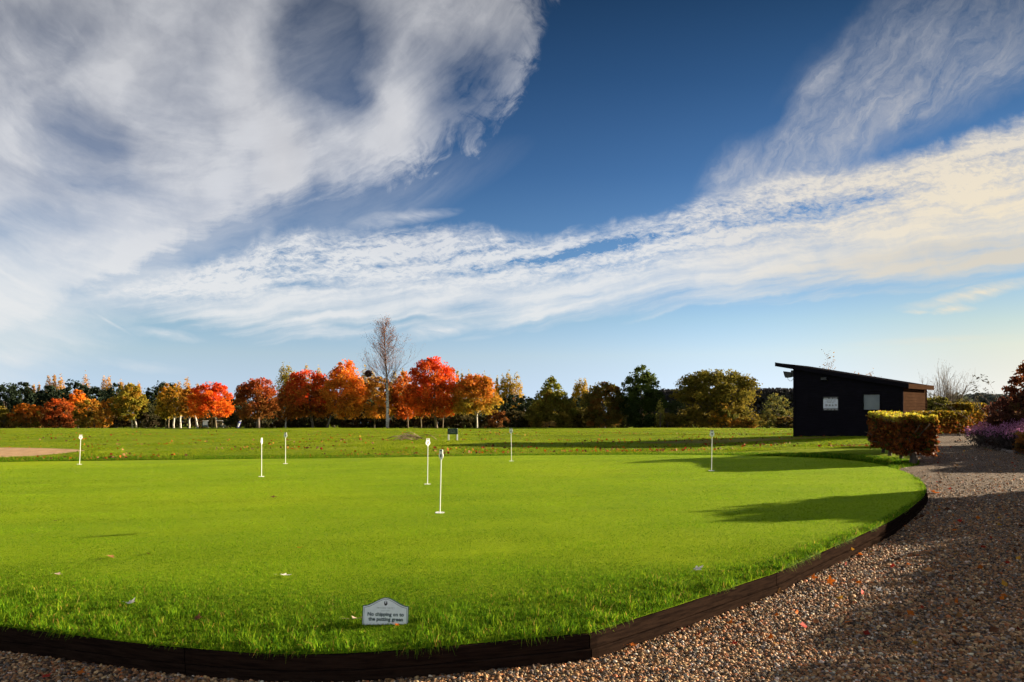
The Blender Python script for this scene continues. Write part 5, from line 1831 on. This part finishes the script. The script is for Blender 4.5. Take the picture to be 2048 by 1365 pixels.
def cart(px, d, rz, label, body_m):
    o = empty('golf_cart', at(px, d), rz); o.scale = (.86, .86, .86)
    tag(o, label, 'golf cart', 'golf carts parked under the trees')
    mb = MB()
    mb.prism([(-1.15, .28), (1.05, .28), (1.2, .45), (1.12, .72), (.70, .82), (.62, .36), (-.10, .36), (-.16, .66), (-.55, .70), (-1.15, .66)], -.55, .55, lambda a, b, c: (a, c, b))
    mb.build('body', body_m, o)
    mb = MB(); mb.prism([(-.62, 1.80), (1.0, 1.84), (1.02, 1.78), (-.62, 1.73)], -.58, .58, lambda a, b, c: (a, c, b)); mb.build('roof', WHITE_GEL, o)
    mb = MB(); mb.box((-.34, 0, .78), (.48, 1.02, .14), bev=.03); mb.prism([(-.60, .80), (-.50, .80), (-.56, 1.22), (-.66, 1.22)], -.5, .5, lambda a, b, c: (a, c, b)); mb.build('seat', SEATC, o)
    for x in (-.55, .82):
        for y in (-.52, .52):
            mb = MB(); mb.tube([(x + (.18 if x > 0 else 0), y, .7), (x, y, 1.76)], .022, 6); mb.build('post', RUBBER, o)
    mb = MB(); mb.prism([(1.00, .82), (1.02, .82), (.86, 1.74), (.84, 1.74)], -.5, .5, lambda a, b, c: (a, c, b)); mb.build('windscreen', GREY_PL, o)
    for x in (-.80, .80):
        for y in (-.55, .55):
            mb = MB(); mb.tube([(x, y - .09, .23), (x, y + .09, .23)], [.23, .23], 16); w = mb.build('wheel', RUBBER, o)
            mb = MB(); mb.tube([(x, y - .095, .23), (x, y + .095, .23)], [.12, .12], 12); place(mb.build('rim', WHITE_GEL), w, (0, 0, 0))
    return o


cart(411, 138, R(-70), 'golf cart with a pale grey screen left of the scarlet maple stems', DKBODY)
cart(440, 139, R(200), 'golf cart with a white roof right of the scarlet maple stems', DKBODY)
gb = empty('golf_bag', at(477, 93), R(-20)); gb.scale = (.82, .82, .82)
tag(gb, 'blue and white golf bag leaning on its trolley right of the carts', 'golf bag')
mb = MB(); mb.tube([(-.18, 0, .16), (.28, 0, 1.05)], [.17, .19], 12); bgm = mb.build('bag', plain('blue bag cloth', (.06, .07, .34), (.05, .05, .26), 4, .6), gb)
mb = MB(); mb.tube([(-.02, -.10, .30), (.26, -.10, .86)], [.13, .14], 10); place(mb.build('pocket', WHITE_GEL), bgm, (0, 0, 0))
for k in range(5):
    mb = MB(); mb.tube([(.27 + .02 * k, -.08 + .04 * k, 1.0), (.42 + .03 * k, -.10 + .05 * k, 1.28)], [.012, .035], 6); mb.build('club', WHITE_GEL, gb)
mb = MB(); mb.tube([(-.1, .12, .25), (-.42, .12, 1.1)], .02, 6); mb.build('trolley_handle', RUBBER, gb)
for y in (-.3, .3):
    mb = MB(); mb.tube([(-.1, y - .03, .15), (-.1, y + .03, .15)], [.15, .15], 14); mb.build('wheel', RUBBER, gb)

# ------------------------------------------------------------------ heap of prunings on the rough
rng = np.random.default_rng(121)
hx = (817 - 1024) / FPX * 31.0
hp = MB()
for k in range(17):
    a = rng.uniform(-.5, .5) + (math.pi if rng.uniform() < .5 else 0)
    p0 = np.array([rng.normal(0, .30), rng.normal(0, .18), rng.uniform(.0, .10)])
    L = rng.uniform(.3, .75)
    c = rng.uniform(.2, .9)
    pts = [p0 + np.array([math.cos(a) * L * (t - .5) * 1.5, math.sin(a) * L * (t - .5), L * .55 * math.sin(t * math.pi) * c]) for t in np.linspace(0, 1, 7)]
    r = rng.uniform(.010, .024)
    hp.tube(pts, [r * (1 - .5 * abs(t - .4)) for t in np.linspace(0, 1, 7)], 5)
heap = hp.build('brushwood_heap', plain('cut branches', (.55, .40, .26), (.10, .05, .03), 2.6, .85))
heap.location = (hx, 31.0, gz(hx, 31.0))
tag(heap, 'low heap of cut curved branches lying on the rough grass', 'brushwood')

# ------------------------------------------------------------------ fallen leaves
MAT_FALLEN = leafy('fallen leaves', .22, .7, .1)


def leaf_mesh(seed, col, lobes=5, curl=.35):
    rng = np.random.default_rng(seed)
    ring = []
    m = lobes * 4
    for k in range(m):
        a = 2 * math.pi * k / m
        w = abs(((a / (2 * math.pi) * lobes) % 1) - .5) * 2
        r = (.42 + .58 * w ** 1.3) * rng.uniform(.85, 1.1) * (.75 + .25 * math.cos(a))
        ring.append((r * math.cos(a), r * math.sin(a)))
    V = [(0, 0, 0)] + [(x * .5, y * .5, 0) for x, y in ring] + [(x, y, 0) for x, y in ring]
    V = np.array(V)
    ax = rng.uniform(0, 3.14)
    s = V[:, 0] * math.cos(ax) + V[:, 1] * math.sin(ax)
    q = -V[:, 0] * math.sin(ax) + V[:, 1] * math.cos(ax)
    V[:, 2] = curl * s ** 2 + .25 * curl * q ** 2 + .10 * curl * np.sin(q * 5) + .12
    F = [(0, 1 + k, 1 + (k + 1) % m) for k in range(m)] + [(1 + k, 1 + m + k, 1 + m + (k + 1) % m, 1 + (k + 1) % m) for k in range(m)]
    # a little stalk
    n0 = len(V)
    V = np.vstack([V, [(-.55, -.02, .12), (-.55, .02, .12), (-1.25, .02, .2), (-1.25, -.01, .2)]])
    F.append((n0, n0 + 1, n0 + 2, n0 + 3))
    T = np.array(col) * np.linspace(.8, 1.2, len(V))[:, None] * rng.uniform(.85, 1.15, (len(V), 1))
    me = np_mesh('fallen_leaf', V, [i for f in F for i in f], [len(f) for f in F], True, np.clip(T, 0, 1))
    me.materials.append(MAT_FALLEN)
    return me


LC = {'orange': (.46, .115, .012), 'tan': (.32, .16, .06), 'pale': (.50, .36, .27), 'brown': (.12, .05, .024), 'red': (.34, .03, .015), 'yellow': (.48, .24, .03), 'black': (.02, .014, .012), 'white': (.70, .64, .58)}
LM = {c: [leaf_mesh(300 + 10 * i + k, v, 5 if k < 2 else 3, .25 + .2 * k) for k in range(3)] for i, (c, v) in enumerate(LC.items())}
rng = np.random.default_rng(131)
near = [
    (219, 1115, 'tan', .045, 1, 'tan curled leaf on the green, larger of the two near the left'), (293, 1108, 'brown', .04, 0, 'flat brown leaf on the green, farthest from the edging on the left'),
    (113, 1150, 'pale', .032, 1, 'pale leaf on the green nearest the left edge of the view'), (567, 1152, 'white', .04, 0, 'whitish leaf on the green up and left of the sign'),
    (598, 1097, 'orange', .026, 2, 'small orange leaf on the green above the whitish one'), (261, 1212, 'white', .042, 1, 'long cream leaf on the green near the left front edging'),
    (394, 1243, 'brown', .034, 1, 'small brown leaf in the longer grass at front left'), (712, 1246, 'pale', .052, 2, 'curled pinkish leaf touching the left foot of the sign'),
    (1394, 1140, 'white', .042, 0, 'white leaf on the green right of the sign, near the edging'), (793, 1256, 'orange', .018, 0, 'tiny orange leaf in the grass just below the sign'),
    (545, 995, 'brown', .05, 0, 'small dark leaf on the middle of the green left of the markers'), (110, 1043, 'brown', .03, 1, 'small brown leaf far back on the left of the green')]
for px, py, c, s, v, lab in near:
    d = (CAM_H + .05) * FPX / (py - HOR)
    for _ in range(3):
        x = (px - 1024) / FPX * d
        zg = float(green_surf(x, d))
        d = (CAM_H - zg - .01) * FPX / (py - HOR)
    x = (px - 1024) / FPX * d
    o = link('fallen_leaf', LM[c][v], None)
    lift = .012 if d > 5.2 else .03
    o.location = (x, d, zg + lift); o.scale = (s * 1.7, s * 1.2, s * 1.5); o.rotation_euler = (rng.normal(0, .25), rng.normal(0, .25), rng.uniform(-.6, .6))
    tag(o, lab, 'leaf', 'leaves lying on the putting green')
onpath = [
    (280, 1324, 'tan', .05, 0, 'large tan leaf on the gravel below the left edging'), (160, 1346, 'orange', .03, 1, 'dull orange leaf on the gravel at bottom left'), (92, 1353, 'red', .032, 0, 'dark red leaf on the gravel at bottom left corner'),
    (1458, 1248, 'orange', .042, 1, 'bright orange leaf on gravel, nearest the long lit board'), (1482, 1251, 'orange', .026, 2, 'smaller orange leaf touching the bright one by the lit board'), (1468, 1287, 'red', .024, 0, 'small red leaf on the lit gravel near the bottom'),
    (1551, 1289, 'yellow', .028, 1, 'yellow-orange leaf on gravel right of the small red leaf'), (1659, 1171, 'orange', .046, 1, 'largest orange leaf standing up on the lit gravel'), (1626, 1160, 'orange', .032, 0, 'orange leaf left of the largest standing one'),
    (1678, 1199, 'yellow', .036, 2, 'golden curled leaf below the largest orange one'), (1694, 1108, 'yellow', .055, 2, 'yellow leaf standing against the timber board'), (1787, 1121, 'black', .06, 2, 'black crumpled leaf on the gravel'),
    (1757, 1181, 'white', .036, 1, 'whitish leaf on the gravel edge of the shade'), (1795, 1228, 'brown', .04, 0, 'brown leaf on the shaded gravel'), (1240, 1294, 'orange', .024, 1, 'small orange leaf at the foot of the board near its black joint'),
    (1265, 1291, 'orange', .032, 0, 'flat orange leaf beside the small one at the foot of the board'), (1366, 1262, 'red', .026, 1, 'dark red leaf tucked under the lit board'), (1855, 1104, 'orange', .05, 0, 'orange leaf on the shaded gravel beside a white one'),
    (1838, 1103, 'white', .035, 0, 'white leaf beside an orange one on the shaded gravel'), (1865, 985, 'orange', .10, 1, 'orange leaves bunched at the far end of the timber edging'), (1875, 1023, 'orange', .05, 0, 'orange leaf alone on the shaded path behind the edging bend'),
    (1800, 1142, 'black', .045, 1, 'small black leaf below the crumpled black one'), (2030, 1015, 'orange', .06, 0, 'orange leaf on the shaded path near the right edge')]
for px, py, c, s, v, lab in onpath:
    d = 5.0
    for _ in range(6):
        x = (px - 1024) / FPX * d
        zg = gz(x, d) + .03
        d = (CAM_H - zg) * FPX / (py - HOR)
    x = (px - 1024) / FPX * d
    o = link('fallen_leaf', LM[c][v], None)
    up = 1.0 if 'standing' in lab else 0.0
    s *= 1.3
    o.location = (x, d, zg + up * s * .6); o.scale = (s, s, s); o.rotation_euler = (rng.normal(0, .25) + up * 1.1, rng.normal(0, .25), rng.uniform(-.8, .8))
    tag(o, lab, 'leaf', 'leaves lying on the gravel path')

# litter on the rough: the nearest as leaves of their own, the rest as one scatter
N = 6500
y = 21.8 + 30 * rng.uniform(0, 1, N) ** 1.8
x = rng.uniform(-.76, .62, N) * y
dens = cloud_noise(x, y * 1.5, .55, 77)
k = (rng.uniform(-.3, 1.4, N) < dens + .3 * np.sin(y * .9 + x * .05) + .2 * sstep(-8, 6, x)) & ~inside(BUNK, x, y) & ~inside(OUTLINE, x, y) & ~inside(PATH, x, y)
x, y = x[k], y[k]
k = np.argsort(y)
x, y = x[k], y[k]
litter_cols = ['orange', 'brown', 'tan', 'brown', 'yellow', 'red', 'orange', 'tan']
for i in range(250):
    c = litter_cols[rng.integers(8)]
    o = link('fallen_leaf', LM[c][rng.integers(3)], None)
    s = rng.uniform(.02, .046)
    o.location = (x[i], y[i], gz(x[i], y[i]) + .035); o.scale = (s, s, s * 1.3); o.rotation_euler = (rng.normal(0, .5), rng.normal(0, .5), rng.uniform(0, 6.28))
    tag(o, 'small autumn leaf scattered on the rough grass beyond the putting green', 'leaf', 'leaves scattered on the rough')
xr, yr = x[250:], y[250:]
C = np.stack([xr, yr, ground_z(xr, yr) + .045], -1)
T = np.array([LC[litter_cols[i]] for i in rng.integers(0, 8, len(C))]) * rng.uniform(.4, .9, (len(C), 1))
lit = cards('leaf_litter', C, .05, T, rng, MAT_FALLEN, flat=.35, aspect=.8)
tag(lit, 'scattered autumn leaf litter on the rough grass', 'leaf litter', kind='stuff')
# small leaves and bits on the path, too many to count
N = 520
y = 4.5 + 22 * rng.uniform(0, 1, N) ** 1.2
x = rng.uniform(.1, .78, N) * y
k = inside(PATH, x, y)
C = np.stack([x[k], y[k], ground_z(x[k], y[k]) + .03], -1)
T = np.array([LC[litter_cols[i]] for i in rng.integers(0, 8, len(C))]) * rng.uniform(.5, 1.1, (len(C), 1))
tag(cards('path_litter', C, .03, T, rng, MAT_FALLEN, flat=.5, aspect=.7), 'crumbled leaf litter on the gravel path', 'leaf litter', kind='stuff')
